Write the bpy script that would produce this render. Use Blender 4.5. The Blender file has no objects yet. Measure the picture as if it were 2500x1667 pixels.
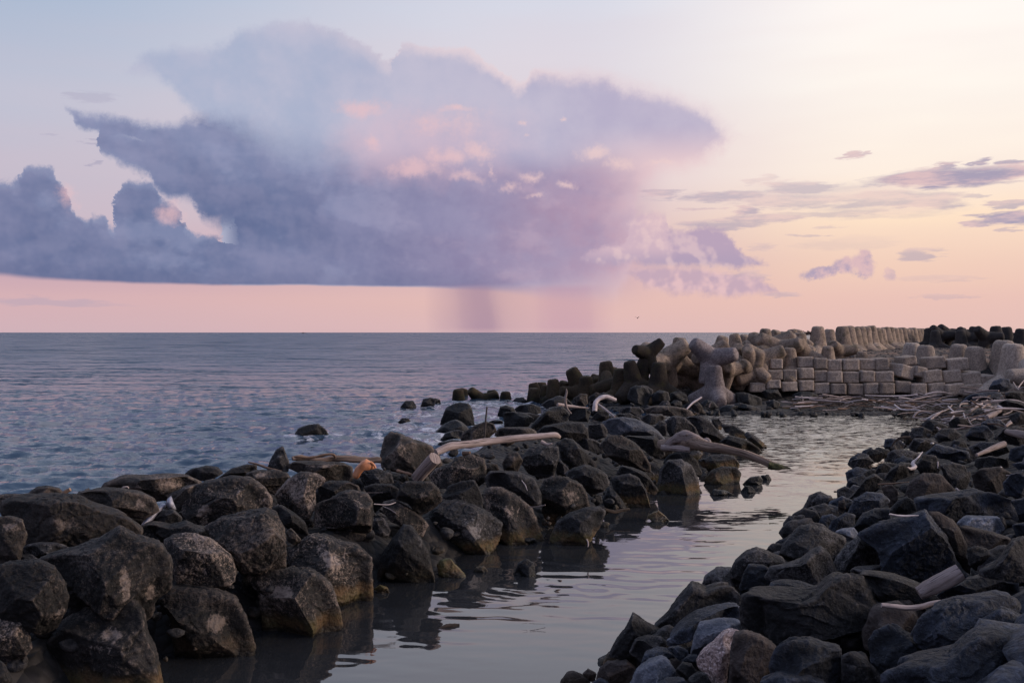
import bpy, bmesh, math, random
import numpy as np
from mathutils import Vector, Matrix, kdtree
random.seed(7); rng = np.random.default_rng(11)
F = 2430.6; CX = 1250.0; HY = 811.5; H = 4.0      # reference grid: focal length, centre, horizon row, eye height (m)
scene = bpy.context.scene
col = scene.collection
# crops the outlines were measured in: origin and scale
CR = {'S': (0, 0, 1.0), 'A': (0, 1050, .39348), 'B': (600, 950, .39348), 'C': (1200, 900, .31891), 'D': (1300, 1150, .32972),
      'E': (1900, 1050, .39344), 'F': (950, 800, .29762), 'G': (1500, 760, .21259), 'H': (1950, 760, .23384),
      'J': (0, 0, .53146), 'K': (1250, 0, .53146)}
def sp(c, x, y):
    o = CR[c]; return (o[0] + x * o[2], o[1] + y * o[2])
def wp(px, py, D):
    return Vector(((px - CX) / F * D, D, H - (py - HY) / F * D))
def lin(r, g, b):
    f = lambda c: (c / 255 / 12.92) if c / 255 <= .04045 else ((c / 255 + .055) / 1.055) ** 2.4
    return (f(r), f(g), f(b), 1.0)
def tag(o, label=None, cat=None, group=None, kind=None):
    if label: o['label'] = label
    if cat: o['category'] = cat
    if group: o['group'] = group
    if kind: o['kind'] = kind
    return o

# ---------------------------------------------------------------- node helper
class NT:
    def __init__(s, tree): s.t = tree
    def n(s, typ, **kw):
        nd = s.t.nodes.new(typ)
        for k, v in kw.items(): setattr(nd, k, v)
        return nd
    def put(s, sock, v):
        if isinstance(v, bpy.types.NodeSocket): s.t.links.new(v, sock)
        elif v is not None: sock.default_value = v
    def m(s, op, a, b=None, c=None, clamp=False):
        nd = s.n('ShaderNodeMath', operation=op, use_clamp=clamp)
        for i, v in enumerate((a, b, c)):
            if v is not None: s.put(nd.inputs[i], v)
        return nd.outputs[0]
    def v(s, op, a, b=None, scale=None):
        nd = s.n('ShaderNodeVectorMath', operation=op)
        s.put(nd.inputs[0], a)
        if b is not None: s.put(nd.inputs[1], b)
        if scale is not None: s.put(nd.inputs['Scale'], scale)
        return nd.outputs['Value' if op in ('LENGTH', 'DOT_PRODUCT', 'DISTANCE') else 'Vector']
    def ss(s, x, a, b, lo=0.0, hi=1.0):
        nd = s.n('ShaderNodeMapRange', interpolation_type='SMOOTHSTEP')
        s.put(nd.inputs[0], x)
        for i, v in enumerate((a, b, lo, hi)): s.put(nd.inputs[i + 1], v)
        return nd.outputs[0]
    def noise(s, vec, scale, detail=6, rough=.55, dist=0, out='Fac', lac=2.0):
        nd = s.n('ShaderNodeTexNoise'); s.put(nd.inputs['Vector'], vec)
        for k, v in (('Scale', scale), ('Detail', detail), ('Roughness', rough), ('Distortion', dist), ('Lacunarity', lac)): s.put(nd.inputs[k], v)
        return nd.outputs[out]
    def vor(s, vec, scale, feat='F1', out='Distance'):
        nd = s.n('ShaderNodeTexVoronoi', feature=feat); s.put(nd.inputs['Vector'], vec); s.put(nd.inputs['Scale'], scale)
        return nd.outputs[out]
    def mix(s, f, a, b, mode='MIX'):
        nd = s.n('ShaderNodeMix', data_type='RGBA', blend_type=mode)
        s.put(nd.inputs[0], f); s.put(nd.inputs[6], a); s.put(nd.inputs[7], b)
        return nd.outputs[2]
    def ramp(s, x, pts, interp='LINEAR'):
        nd = s.n('ShaderNodeValToRGB'); cr = nd.color_ramp; cr.interpolation = interp
        s.put(nd.inputs[0], x)
        while len(cr.elements) < len(pts): cr.elements.new(.5)
        for e, (p, c) in zip(cr.elements, pts): e.position = p; e.color = c
        return nd.outputs[0]
    def xyz(s, vec):
        nd = s.n('ShaderNodeSeparateXYZ'); s.put(nd.inputs[0], vec); return nd.outputs
    def cxyz(s, x, y, z):
        nd = s.n('ShaderNodeCombineXYZ')
        for i, v in enumerate((x, y, z)): s.put(nd.inputs[i], v)
        return nd.outputs[0]
    def curve(s, x, pts):
        """piecewise curve through pts (x, y) of any range, ends held"""
        pts = sorted(pts); x0, x1 = pts[0][0], pts[-1][0]
        ys = [p[1] for p in pts]; y0, y1 = min(ys), max(ys) + 1e-3
        nd = s.n('ShaderNodeFloatCurve'); cm = nd.mapping; c = cm.curves[0]
        P = [((a - x0) / (x1 - x0), (b - y0) / (y1 - y0)) for a, b in pts]
        c.points[0].location = P[0]; c.points[1].location = P[-1]
        for p in P[1:-1]: c.points.new(*p)
        for p in c.points: p.handle_type = 'AUTO_CLAMPED'
        cm.update()
        s.put(nd.inputs['Value'], s.m('DIVIDE', s.m('SUBTRACT', x, x0), x1 - x0, clamp=True))
        return s.m('MULTIPLY_ADD', nd.outputs[0], y1 - y0, y0)

# ---------------------------------------------------------------- world: evening sky with the storm cloud
SUN_AZ, SUN_EL = math.radians(96), math.radians(17)
def build_world():
    w = bpy.data.worlds.new('World'); scene.world = w; w.use_nodes = True
    w.node_tree.nodes.clear(); T = NT(w.node_tree)
    out = T.n('ShaderNodeOutputWorld')
    dirv = T.n('ShaderNodeTexCoord').outputs['Generated']
    dirv = T.v('NORMALIZE', dirv)
    x, y, z = T.xyz(dirv)
    X = T.m('MULTIPLY', T.m('ARCTAN2', x, y), F)                      # bearing
    Y = T.m('MULTIPLY', T.m('ARCSINE', z), -F)                        # height, downwards
    def cv(c, px, py):
        sx, sy = sp(c, px, py); az = math.atan((sx - CX) / F)
        return (F * az, F * math.atan((sy - HY) / F * math.cos(az)))
    def cl(c, s): return [cv(c, *map(float, p.split(','))) for p in s.split()]
    # clear sky: three elevation ramps (bearing left / middle / right) blended by bearing
    e = T.m('DIVIDE', T.m('MULTIPLY', Y, -1.0), 2600.0, clamp=True)      # 0 horizon .. 1 high
    left = T.ramp(e, [(0, lin(206, 176, 184)), (.03, lin(213, 176, 181)), (.055, lin(196, 165, 180)), (.1, lin(200, 186, 200)), (.2, lin(190, 194, 212)), (.3, lin(166, 184, 209)), (.6, lin(140, 162, 198)), (1, lin(150, 168, 205))])
    mid = T.ramp(e, [(0, lin(221, 184, 184)), (.03, lin(228, 188, 181)), (.07, lin(214, 180, 185)), (.14, lin(225, 205, 210)), (.25, lin(222, 218, 228)), (.31, lin(214, 217, 231)), (.48, lin(204, 210, 228)), (.65, lin(165, 180, 210)), (1, lin(158, 172, 206))])
    right = T.ramp(e, [(0, lin(228, 190, 182)), (.03, lin(235, 195, 183)), (.06, lin(243, 208, 188)), (.1, (1.0, .77, .58, 1)), (.14, (1.0, .87, .76, 1)), (.2, (1.01, .94, .86, 1)), (.30, (1.02, .96, .93, 1)), (.40, (1.7, 1.5, 1.45, 1)), (.5, (1.6, 1.4, 1.38, 1)), (.65, (1.0, .95, 1.0, 1)), (1, lin(165, 176, 208))])
    back = T.ramp(e, [(0, lin(140, 130, 150)), (.1, lin(160, 148, 170)), (.3, lin(146, 155, 186)), (1, lin(150, 168, 205))])
    sky = T.mix(T.ss(X, -1250, 150), left, mid)
    sky = T.mix(T.ss(X, 100, 900), sky, right)
    absX = T.m('ABSOLUTE', T.m('SUBTRACT', X, 900))
    sky = T.mix(T.ss(absX, 2600, 5200), sky, back)
    nl = T.noise(T.v('MULTIPLY', dirv, (1, 1, 7)), 3.5, 2, .6)
    sky = T.mix(T.ss(nl, .3, .75, 0, .12), sky, lin(225, 190, 195))
    clear = sky
    # warped coordinates
    n1 = T.noise(dirv, 9, 5, .6, out='Color'); n2 = T.noise(dirv, 34, 6, .74, out='Color')
    s1 = T.xyz(T.v('SUBTRACT', n1, (.5, .5, .5))); s2 = T.xyz(T.v('SUBTRACT', n2, (.5, .5, .5)))
    Xw = T.m('ADD', X, T.m('ADD', T.m('MULTIPLY', s1[0], 110), T.m('MULTIPLY', s2[0], 62)))
    Yw = T.m('ADD', Y, T.m('ADD', T.m('MULTIPLY', s1[1], 70), T.m('MULTIPLY', s2[1], 52)))
    st = T.noise(T.v('MULTIPLY', dirv, (1, 1, 6.5)), 17, 5, .66, out='Color')
    s3 = T.xyz(T.v('SUBTRACT', st, (.5, .5, .5)))
    Xs = T.m('ADD', X, T.m('MULTIPLY', s3[0], 260)); Ys = T.m('ADD', Y, T.m('MULTIPLY', s3[1], 44))
    W = T.cxyz(Xw, Yw, 0.0); WS = T.cxyz(Xs, Ys, 0.0)
    def blob(vec, c, px, py, a, b):
        q = CR[c][2]; cx_, cy_ = cv(c, px, py)
        k = math.cos(math.atan((sp(c, px, py)[0] - CX) / F))
        return T.m('SUBTRACT', 1.0, T.v('LENGTH', T.v('MULTIPLY', T.v('SUBTRACT', vec, (cx_, cy_, 0)), (1 / (a * q * k * k), 1 / (b * q * k), 0))))
    def union(vec, items, thick=False):
        r = None
        for it in items:
            c, px, py, a, b, al = it
            d = T.m('MULTIPLY', T.ss(blob(vec, c, px, py, a * 1.08, b * 1.3), 0.0, .5), min(1, al * 1.15))
            r = d if r is None else T.m('MAXIMUM', r, d)
        return r
    def band(top, bot, Xc, Yc):
        d = T.m('MINIMUM', T.m('SUBTRACT', Yc, T.curve(Xc, top)), T.m('SUBTRACT', T.curve(Xc, bot), Yc))
        xs = [p[0] for p in top] + [p[0] for p in bot]
        d = T.m('MINIMUM', d, T.m('SUBTRACT', Xc, min(xs)))
        return T.m('MINIMUM', d, T.m('SUBTRACT', max(xs), Xc))
    # thin streak clouds of the bright side
    q = [('K',1560,718,75,17,.7),('K',1650,706,36,9,.6),('K',2170,740,70,20,.75),('K',2330,747,90,20,.75),('K',2050,815,520,44,.95),('K',1980,772,75,24,.75),
         ('K',1150,830,110,20,.3),('K',1330,865,210,30,.5),('K',1000,900,260,26,.55),('K',1300,922,340,32,.45),('K',1750,915,340,38,.5),('K',1900,942,220,26,.55),
         ('K',2100,900,100,11,.4),('K',2300,935,130,15,.6),('K',1060,972,105,21,.65),('K',850,966,90,10,.5),('K',1500,978,330,18,.4),('K',1150,1005,210,19,.55),
         ('K',950,1032,240,19,.55),('K',2270,998,190,30,.85),('K',2110,1034,140,21,.75),('K',2310,1052,60,13,.45),('K',1480,1045,90,9,.3),('K',1370,1080,90,8,.35),
         ('K',1930,1168,120,26,.5),('K',2000,1278,230,14,.2),('K',680,890,110,24,.5),('K',1980,1358,160,7,.25),('K',1270,1352,110,11,.4),('K',1090,1268,130,20,.45),('K',1130,1140,90,18,.3),
         ('K',1400,893,520,52,.26),('K',1700,965,420,40,.25),('K',1560,1120,300,30,.14),('J',420,445,120,26,.28),('J',250,618,40,9,.25),('J',200,1385,400,20,.3),('J',450,650,60,16,.4),('J',450,748,36,11,.5)]
    px = lambda it: sp(it[0], it[1], 0)[0]
    reach = lambda it: it[3] * CR[it[0]][2] + 60
    ms = union(WS, [it for it in q if px(it) - reach(it) < 1995])
    msr = union(WS, [it for it in q if px(it) + reach(it) > 1880])
    scol = T.mix(T.ss(X, -600, 500), lin(165, 160, 185), T.mix(T.ss(s3[1], -.1, .14), lin(170, 160, 182), lin(222, 192, 194)))
    sky = T.mix(ms, sky, scol); streaky = T.mix(msr, clear, scol)
    # small upright puffs right of the storm
    q = [('K',1395,1268,100,28,.85),('K',1500,1242,80,36,.85),('K',1600,1232,75,48,.85),('K',1612,1188,36,30,.8),('K',1755,1262,38,36,.55)]
    puffs = union(W, q)
    puffs = T.m('MULTIPLY', puffs, T.ss(Y, cv('K', 1500, 1300)[1], cv('K', 1500, 1280)[1]))
    streaky = T.mix(puffs, streaky, T.mix(T.ss(s2[1], -.12, .12), lin(176, 160, 184), lin(220, 186, 190)))
    # -- pale upper mass of the storm cloud
    top1 = cl('J', '600,330 660,262 760,225 930,228 1030,205 1090,150 1220,108 1340,88 1480,118 1600,158 1740,215 1815,258 1835,178 1950,178 2100,205 2250,275 2340,350') + cl('K', '20,372 100,325 230,350 380,335 520,375 700,420 850,480 950,545 1010,590')
    bot1 = cl('J', '600,330 700,345 800,430 860,480 950,560 1100,1400 1800,1400 2350,1400') + cl('K', '380,1400 480,1330 560,1120 610,900 700,830 800,800 880,760 950,690 1010,600')
    d1 = band(top1, bot1, Xw, Yw)
    soft = T.curve(X, cl('K', '-1800,0 -1300,0') and [(-1250, 26), (-700, 24), (-350, 8), (0, 10), (200, 34), (450, 46)])
    m1 = T.ss(d1, T.m('MULTIPLY', soft, -.6), soft)
    c1 = T.mix(T.ss(X, -700, 500), lin(168, 178, 204), lin(184, 174, 200))
    c1 = T.mix(T.ss(s1[2], -.16, .16, 0, .55), c1, lin(206, 198, 214))
    rim = T.m('MULTIPLY', T.ss(d1, 45, 0), T.ss(X, -600, 0))
    c1 = T.mix(T.m('MULTIPLY', rim, .75), c1, lin(240, 218, 219))
    # towards its lower right the mass turns pink
    pk = T.m('MULTIPLY', T.ss(Y, cv('K', 600, 560)[1], cv('K', 600, 800)[1]), T.ss(X, 60, 330))
    c1 = T.mix(pk, c1, lin(233, 203, 206))
    base = T.m('SUBTRACT', T.m('ADD', T.curve(X, cl('J', '-60,1252 0,1256 200,1277 500,1294 900,1308 1400,1309 1800,1313 2200,1320') + cl('K', '100,1325 700,1325')), T.m('MULTIPLY', s1[1], 12)), Y)
    bsoft = T.curve(X, [(-1250, 9), (-900, 5), (-300, 4), (-60, 12), (80, 36), (250, 70)])
    mb = T.ss(base, T.m('MULTIPLY', bsoft, -1), bsoft)
    sky = T.mix(T.m('MULTIPLY', T.m('MULTIPLY', m1, .97), mb), sky, c1)
    # -- dark body: two arms on the blue side, low cumulus, flat base
    top2 = cl('J', '320,500 420,515 560,528 750,562 870,530 960,515 1080,540 1250,610 1450,640 1650,660 1760,760 1850,850 2050,850 2300,850') + cl('K', '60,850 200,850 400,860 520,890 640,940')
    bot2 = cl('J', '320,515 350,590 435,612 450,712 520,742 640,782 690,858 760,902 850,908 905,960 935,1012 1000,1048 1050,1062 1120,1420 1400,1420 1800,1420 2200,1420') + cl('K', '100,1420 400,1400 500,1330 570,1240 640,1200')
    d2 = band(top2, bot2, Xw, Yw)
    slit = T.m('MULTIPLY', T.ss(blob(W, 'J', 590, 636, 190, 22), 0, .7), 34)
    d2 = T.m('SUBTRACT', d2, slit)
    top3 = cl('J', '-60,850 40,838 75,850 130,790 200,778 265,835 300,905 340,1000 370,1015 410,985 450,985 500,1035 518,960 530,870 570,812 640,805 690,830 725,895 800,925 828,970 850,1030 920,1066 1000,1075 1080,1060 1160,1000')
    d3 = T.m('SUBTRACT', Yw, T.curve(Xw, top3))
    hole = T.m('MULTIPLY', T.m('MAXIMUM', T.ss(blob(W, 'J', 150, 1120, 50, 55), 0, .5), T.ss(blob(W, 'J', 1060, 1095, 80, 20), 0, .5)), 60)
    d3 = T.m('SUBTRACT', T.m('SUBTRACT', d3, hole), T.ss(X, -560, -480, 0, 300))
    soft2 = T.curve(X, [(-1250, 14), (-900, 16), (-720, 28), (-600, 80), (-300, 120), (150, 110), (300, 90)])
    m2 = T.m('MULTIPLY', T.ss(d2, T.m('MULTIPLY', soft2, -.5), soft2), T.ss(X, 470, 320))
    # the lower part must not shrink from its soft band at the base
    low = T.m('MULTIPLY', T.ss(Y, cv('J', 1600, 640)[1], cv('J', 1600, 820)[1]), T.m('MULTIPLY', T.ss(X, -710, -640), T.ss(X, 400, 190)))
    m2 = T.m('MAXIMUM', m2, low)
    m3 = T.ss(d3, -5, 10)
    md = T.m('MULTIPLY', T.m('MAXIMUM', m2, m3), mb)
    dk = T.curve(X, [(-1250, .1), (-1000, .02), (-700, 0), (-350, .25), (-100, .5), (100, .72), (200, .85), (320, 1)])
    c2 = T.ramp(dk, [(0, lin(102, 114, 152)), (.25, lin(122, 124, 160)), (.5, lin(142, 132, 166)), (.8, lin(176, 149, 174)), (1, lin(206, 170, 184))])
    up = T.ss(Y, cv('J', 1400, 1000)[1], cv('J', 1400, 500)[1], 0, .5)
    c2 = T.mix(up, c2, lin(160, 166, 198))
    rel = T.m('SUBTRACT', T.noise(T.v('MULTIPLY', dirv, (1, 1, 1.5)), 8, 5, .58), T.noise(T.v('ADD', T.v('MULTIPLY', dirv, (1, 1, 1.5)), (.02, -.006, .02)), 8, 5, .58))
    c2 = T.mix(T.ss(rel, 0, .14, 0, .34), c2, T.mix(T.ss(X, -500, 100), lin(158, 164, 196), lin(206, 178, 194)))
    c2 = T.mix(T.ss(rel, 0, -.14, 0, .38), c2, T.mix(T.ss(X, -500, 250), lin(92, 103, 142), lin(150, 132, 166)))
    big = T.noise(T.v('MULTIPLY', dirv, (1, 1, 2.2)), 7, 4, .6)
    c2 = T.mix(T.ss(big, .36, .68, 0, .34), c2, lin(160, 158, 190))
    fine = T.m('SUBTRACT', T.noise(dirv, 30, 3, .6), T.noise(T.v('ADD', dirv, (.006, 0, .006)), 30, 3, .6))
    c2 = T.mix(T.ss(fine, -.14, .14, 0, .13), c2, lin(178, 172, 198))
    edge = T.m('MULTIPLY', T.ss(T.m('MAXIMUM', d2, d3), 26, 0, 0, .5), T.ss(X, -650, -760))
    c2 = T.mix(edge, c2, lin(150, 158, 188))
    basec = T.m('MULTIPLY', T.ss(base, 55, 0, 0, .35), T.ss(X, 150, -300))
    c2 = T.mix(basec, c2, lin(92, 100, 138))
    sky = T.mix(md, sky, c2)
    # rain shafts below the base
    rp = T.curve(T.m('ADD', X, T.m('ADD', T.m('MULTIPLY', s1[0], 60), T.m('MULTIPLY', Y, -.08))), [(cv('S', a, 750)[0], b) for a, b in ((1040, 0), (1070, .2), (1110, .42), (1145, .7), (1180, .78), (1210, .58), (1250, .36), (1290, .34), (1330, .5), (1375, .62), (1420, .58), (1455, .32), (1500, 0))])
    rp = T.m('MULTIPLY', rp, T.m('MULTIPLY', T.ss(base, 14, -4), T.ss(Y, -1, -14, .7, 1)))
    sky = T.mix(T.m('MULTIPLY', rp, .82), sky, T.mix(T.ss(X, -50, 100), lin(148, 122, 152), lin(186, 146, 168)))
    # -- cumulus in front, lower right of the storm
    top4 = cl('K', '300,1180 340,1145 400,1128 490,1115 530,1055 570,1010 620,985 700,985 735,1005 760,1050 850,1060 900,1045 1000,1062 1040,1095 1080,1160 1160,1212')
    bot4 = cl('K', '300,1185 360,1212 600,1222 850,1232 1050,1232 1160,1214')
    d4 = band(top4, bot4, Xw, Yw); m4 = T.ss(d4, -8, 14)
    gap = T.ss(Xw, cv('K', 720, 1050)[0], cv('K', 760, 1050)[0])
    c4 = T.mix(gap, lin(208, 180, 194), lin(184, 162, 186))
    c4 = T.mix(T.ss(Y, cv('K', 700, 1130)[1], cv('K', 700, 1210)[1], 0, .8), c4, lin(176, 158, 184))
    c4 = T.mix(T.ss(fine, -.03, .14, 0, .5), c4, lin(236, 205, 204))
    sky = T.mix(T.m('MULTIPLY', T.m('MULTIPLY', m4, T.ss(X, 90, 230)), .97), sky, c4)
    top5 = cl('K', '480,1262 560,1235 700,1222 900,1236 1080,1258 1160,1292 1235,1340')
    bot5 = cl('K', '480,1268 560,1280 620,1322 800,1345 1000,1362 1235,1352')
    m5 = T.ss(band(top5, bot5, Xw, Yw), -6, 16)
    sky = T.mix(T.m('MULTIPLY', m5, .85), sky, T.mix(T.ss(fine, -.06, .12), lin(192, 166, 186), lin(226, 190, 196)))
    # sunlit patches
    q = [('J',1690,480,150,50,.6),('J',2080,497,90,24,.75),('J',1738,655,38,48,.75),('J',1930,775,160,58,1),('J',2060,720,120,46,.75),('J',2190,690,90,56,.85),
         ('J',2272,770,20,44,.6),('J',775,955,75,62,.85),('J',290,915,60,72,.5),('J',2050,580,210,90,.25),('J',2150,810,110,30,.4),('K',50,575,34,18,.8),('K',66,625,26,10,.6),
         ('K',262,552,30,12,.5),('K',95,795,80,32,.85),('K',0,835,60,30,.6),('K',415,715,85,44,.7),('K',530,765,85,40,.7),('K',690,765,64,22,.6),('K',262,840,70,22,.6),('K',690,1035,80,60,.5),('K',110,885,50,14,.4)]
    hf = None
    for it in q:
        b_ = T.m('MULTIPLY', T.m('ADD', blob(W, it[0], it[1], it[2], it[3], it[4]), .25), .45 + .55 * it[5])
        hf = b_ if hf is None else T.m('MAXIMUM', hf, b_)
    hl = T.ss(T.m('ADD', hf, T.m('ADD', T.m('MULTIPLY', s2[2], 1.9), T.m('MULTIPLY', fine, 1.2))), .1, 1.15)
    glow = T.m('MULTIPLY', T.ss(T.m('ADD', blob(W, 'J', 1980, 690, 620, 230), T.m('MULTIPLY', s1[2], 1.6)), 0, .9, 0, .42), 1.0)
    sky = T.mix(glow, sky, lin(224, 184, 196))
    sky = T.mix(T.m('MULTIPLY', hl, .66), sky, T.mix(T.ss(X, -300, 200), lin(232, 192, 196), lin(240, 208, 204)))
    storm = sky
    # right-hand branch: streaks and puffs only
    # the physical sky under it all
    ns = T.n('ShaderNodeTexSky', sky_type='NISHITA'); ns.sun_disc = False
    ns.sun_elevation = math.radians(2.5); ns.sun_rotation = SUN_AZ; ns.air_density = 1.0
    under = T.v('SCALE', ns.outputs[0], scale=.0015)
    def bgs(c):
        c = T.mix(1.0, c, under, 'ADD')
        c = T.mix(T.ss(Y, 0, 30), c, lin(70, 80, 100))       # below the horizon: open water
        b = T.n('ShaderNodeBackground'); T.put(b.inputs[0], c); b.inputs[1].default_value = 1.0
        return b.outputs[0]
    inx = T.m('MULTIPLY', T.m('GREATER_THAN', X, -1700), T.m('LESS_THAN', X, 640))
    iny = T.m('MULTIPLY', T.m('GREATER_THAN', Y, -860), T.m('LESS_THAN', Y, 5))
    instorm = T.m('MULTIPLY', inx, iny)
    instreak = T.m('MULTIPLY', T.m('MULTIPLY', T.m('GREATER_THAN', X, 620), T.m('LESS_THAN', X, 1500)), iny)
    far = T.n('ShaderNodeMixShader'); T.put(far.inputs[0], instreak); T.put(far.inputs[1], bgs(clear)); T.put(far.inputs[2], bgs(streaky))
    allm = T.n('ShaderNodeMixShader'); T.put(allm.inputs[0], instorm); T.put(allm.inputs[1], far.outputs[0]); T.put(allm.inputs[2], bgs(storm))
    T.t.links.new(allm.outputs[0], out.inputs[0])
build_world()
sun = bpy.data.lights.new('sun', 'SUN'); sun.energy = 2.1; sun.angle = math.radians(14); sun.color = (1, .79, .67)
so = bpy.data.objects.new('sun', sun); col.objects.link(so)
sd = Vector((math.sin(SUN_AZ) * math.cos(SUN_EL), math.cos(SUN_AZ) * math.cos(SUN_EL), math.sin(SUN_EL)))
so.rotation_euler = sd.to_track_quat('Z', 'Y').to_euler()
cam = bpy.data.cameras.new('camera'); cam.lens = 36 * F / 2500; cam.sensor_width = 36; cam.clip_end = 90000; cam.clip_start = .1
cam.shift_y = -(833.5 - HY) / 2500
co = bpy.data.objects.new('camera', cam); co.location = (0, 0, H); co.rotation_euler = (math.pi / 2, 0, 0); col.objects.link(co); scene.camera = co
scene.view_settings.view_transform = 'Standard'; scene.view_settings.look = 'None'; scene.view_settings.exposure = 0; scene.view_settings.gamma = 1

w_ = scene.world; w_.cycles.sampling_method = 'MANUAL'; w_.cycles.sample_map_resolution = 512
scene.cycles.adaptive_threshold = .02
# ---------------------------------------------------------------- numpy noise
PERM = rng.permutation(256); PERM = np.concatenate([PERM, PERM])
GR = rng.normal(size=(256, 3)); GR /= np.linalg.norm(GR, axis=1)[:, None]
def perlin(p):
    p = np.asarray(p, dtype=np.float64); i = np.floor(p).astype(int); f = p - i; i &= 255
    u = f * f * f * (f * (f * 6 - 15) + 10); r = 0
    for dx in (0, 1):
        for dy in (0, 1):
            for dz in (0, 1):
                h = PERM[PERM[PERM[(i[:, 0] + dx) & 255] + ((i[:, 1] + dy) & 255)] + ((i[:, 2] + dz) & 255)]
                d = f - (dx, dy, dz)
                w = (u[:, 0] if dx else 1 - u[:, 0]) * (u[:, 1] if dy else 1 - u[:, 1]) * (u[:, 2] if dz else 1 - u[:, 2])
                r = r + w * np.einsum('ij,ij->i', GR[h], d)
    return r
def fbm(p, octs=4, gain=.5):
    a, s, r = 1.0, 1.0, 0
    for _ in range(octs): r = r + a * perlin(p * s + 17.3 * s); s *= 2.03; a *= gain
    return r
# ---------------------------------------------------------------- materials
def material(name):
    m = bpy.data.materials.new(name); m.use_nodes = True; T = NT(m.node_tree)
    b = m.node_tree.nodes['Principled BSDF']; return m, T, b
def bump(T, b, h, dist, strength=1.0, prev=None):
    nd = T.n('ShaderNodeBump'); nd.inputs['Distance'].default_value = dist; nd.inputs['Strength'].default_value = strength
    T.put(nd.inputs['Height'], h)
    if prev is not None: T.put(nd.inputs['Normal'], prev)
    return nd.outputs[0]
def pos_random(T, k=40):
    P = T.n('ShaderNodeNewGeometry').outputs['Position']; R = T.n('ShaderNodeObjectInfo').outputs['Random']
    return P, R, T.v('ADD', P, T.cxyz(T.m('MULTIPLY', R, k), T.m('MULTIPLY', R, -k * 1.7), T.m('MULTIPLY', R, k * .6)))
def rock_mat(name, dark, mid, pale, patch=.5, speck=.3, rough=.8, algae=1.0, grain=1.0, wet=0.0):
    m, T, b = material(name); P, R, Q = pos_random(T)
    nb = T.noise(Q, 1.0, 3, .5, .6); nm = T.noise(Q, 3.2, 6, .62); nf = T.noise(Q, 20 * grain, 6, .72)
    pt = T.n('ShaderNodeNewGeometry').outputs['Pointiness']
    # slight bedding direction that differs from stone to stone
    st = T.noise(T.v('MULTIPLY', Q, (1.2, 1.2, 7)), 2.2, 5, .6, 1.2)
    nf2 = T.noise(Q, 46 * grain, 4, .75)
    c = T.mix(T.ss(nm, .4, .68), dark, mid)
    c = T.mix(T.ss(st, .48, .7, 0, .4), c, mid)
    br = T.m('ADD', T.m('MULTIPLY', T.m('SUBTRACT', nf, .5), .8), T.m('MULTIPLY', T.m('SUBTRACT', nf2, .5), .7))
    mk = T.n('ShaderNodeAttribute', attribute_name='mark').outputs['Fac']
    pm = T.ss(T.m('ADD', nb, br), .54, .74); pm = T.m('MULTIPLY', pm, T.ss(R, .1, .9, patch * .35, patch))
    pm = T.m('MAXIMUM', pm, T.m('MULTIPLY', T.ss(T.m('ADD', mk, T.m('ADD', T.m('MULTIPLY', br, 1.3), T.m('MULTIPLY', T.m('SUBTRACT', T.noise(Q, 5, 4, .6, 1.0), .5), 1.9))), .42, .8), .92))
    c = T.mix(pm, c, pale)
    c = T.mix(T.m('MULTIPLY', T.m('MULTIPLY', T.ss(nf2, .56, .66), T.ss(T.noise(Q, 1.7, 4), .4, .62, .2, 1)), speck * 1.3, clamp=True), c, pale)
    c = T.mix(T.m('MULTIPLY', T.ss(pt, .505, .56), T.ss(nf, .35, .6, .1, .45)), c, pale)
    c = T.mix(T.ss(T.noise(Q, 7, 5, .65), .52, .34, 0, .7), c, dark)
    hsv = T.n('ShaderNodeHueSaturation'); T.put(hsv.inputs['Color'], c); T.put(hsv.inputs['Value'], T.ss(R, 0, 1, .6, 1.35)); c = hsv.outputs[0]
    z = T.xyz(P)[2]; zz = T.m('ADD', z, T.m('MULTIPLY', T.m('SUBTRACT', nm, .5), .35))
    if algae:
        am = T.m('MULTIPLY', T.ss(zz, .34, .14), T.m('MULTIPLY', T.m('MULTIPLY', T.ss(nf, .3, .55, .4, 1), T.ss(R, .1, .6, .25, 1)), algae * .75))
        c = T.mix(am, c, T.mix(T.ss(nm, .4, .6), lin(106, 82, 54), lin(92, 82, 46)))
    wm = T.ss(zz, .1, .02); c = T.mix(T.m('MULTIPLY', wm, .75), c, (.006, .006, .005, 1))
    T.put(b.inputs['Base Color'], c)
    T.put(b.inputs['Roughness'], T.m('SUBTRACT', T.ss(nf, .3, .7, rough - .12, rough + .1), T.m('MULTIPLY', wm, .35)))
    b.inputs['Specular IOR Level'].default_value = .35 + wet * .3
    n = bump(T, b, nm, .2, .7); n = bump(T, b, nf, .03, .6, n); n = bump(T, b, T.vor(Q, 14), .03, .4, n)
    T.put(b.inputs['Normal'], n); return m
M = {}
M['brown'] = rock_mat('brown_black_basalt', (.0035, .0034, .0034, 1), (.021, .0188, .0182, 1), (.24, .19, .16, 1), .95, .26)
M['tan'] = rock_mat('worn_tan_basalt', (.010, .009, .008, 1), (.060, .048, .040, 1), (.23, .18, .15, 1), .7, .3)
M['char'] = rock_mat('charcoal_basalt', (.0035, .0035, .0042, 1), (.0175, .0175, .020, 1), (.15, .14, .14, 1), .6, .2)
M['wet'] = rock_mat('wet_black_basalt', (.004, .0045, .005, 1), (.013, .014, .017, 1), (.05, .05, .055, 1), .25, .05, .6, 0, 1, 0)
M['blue'] = rock_mat('blue_grey_quarry_stone', (.005, .007, .012, 1), (.022, .029, .044, 1), (.11, .125, .165, 1), .45, .34, .78, .3)
M['grey'] = rock_mat('pale_blue_grey_stone', (.05, .058, .076, 1), (.12, .132, .16, 1), (.3, .3, .33, 1), .25, .5, .8, 0)
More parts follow.
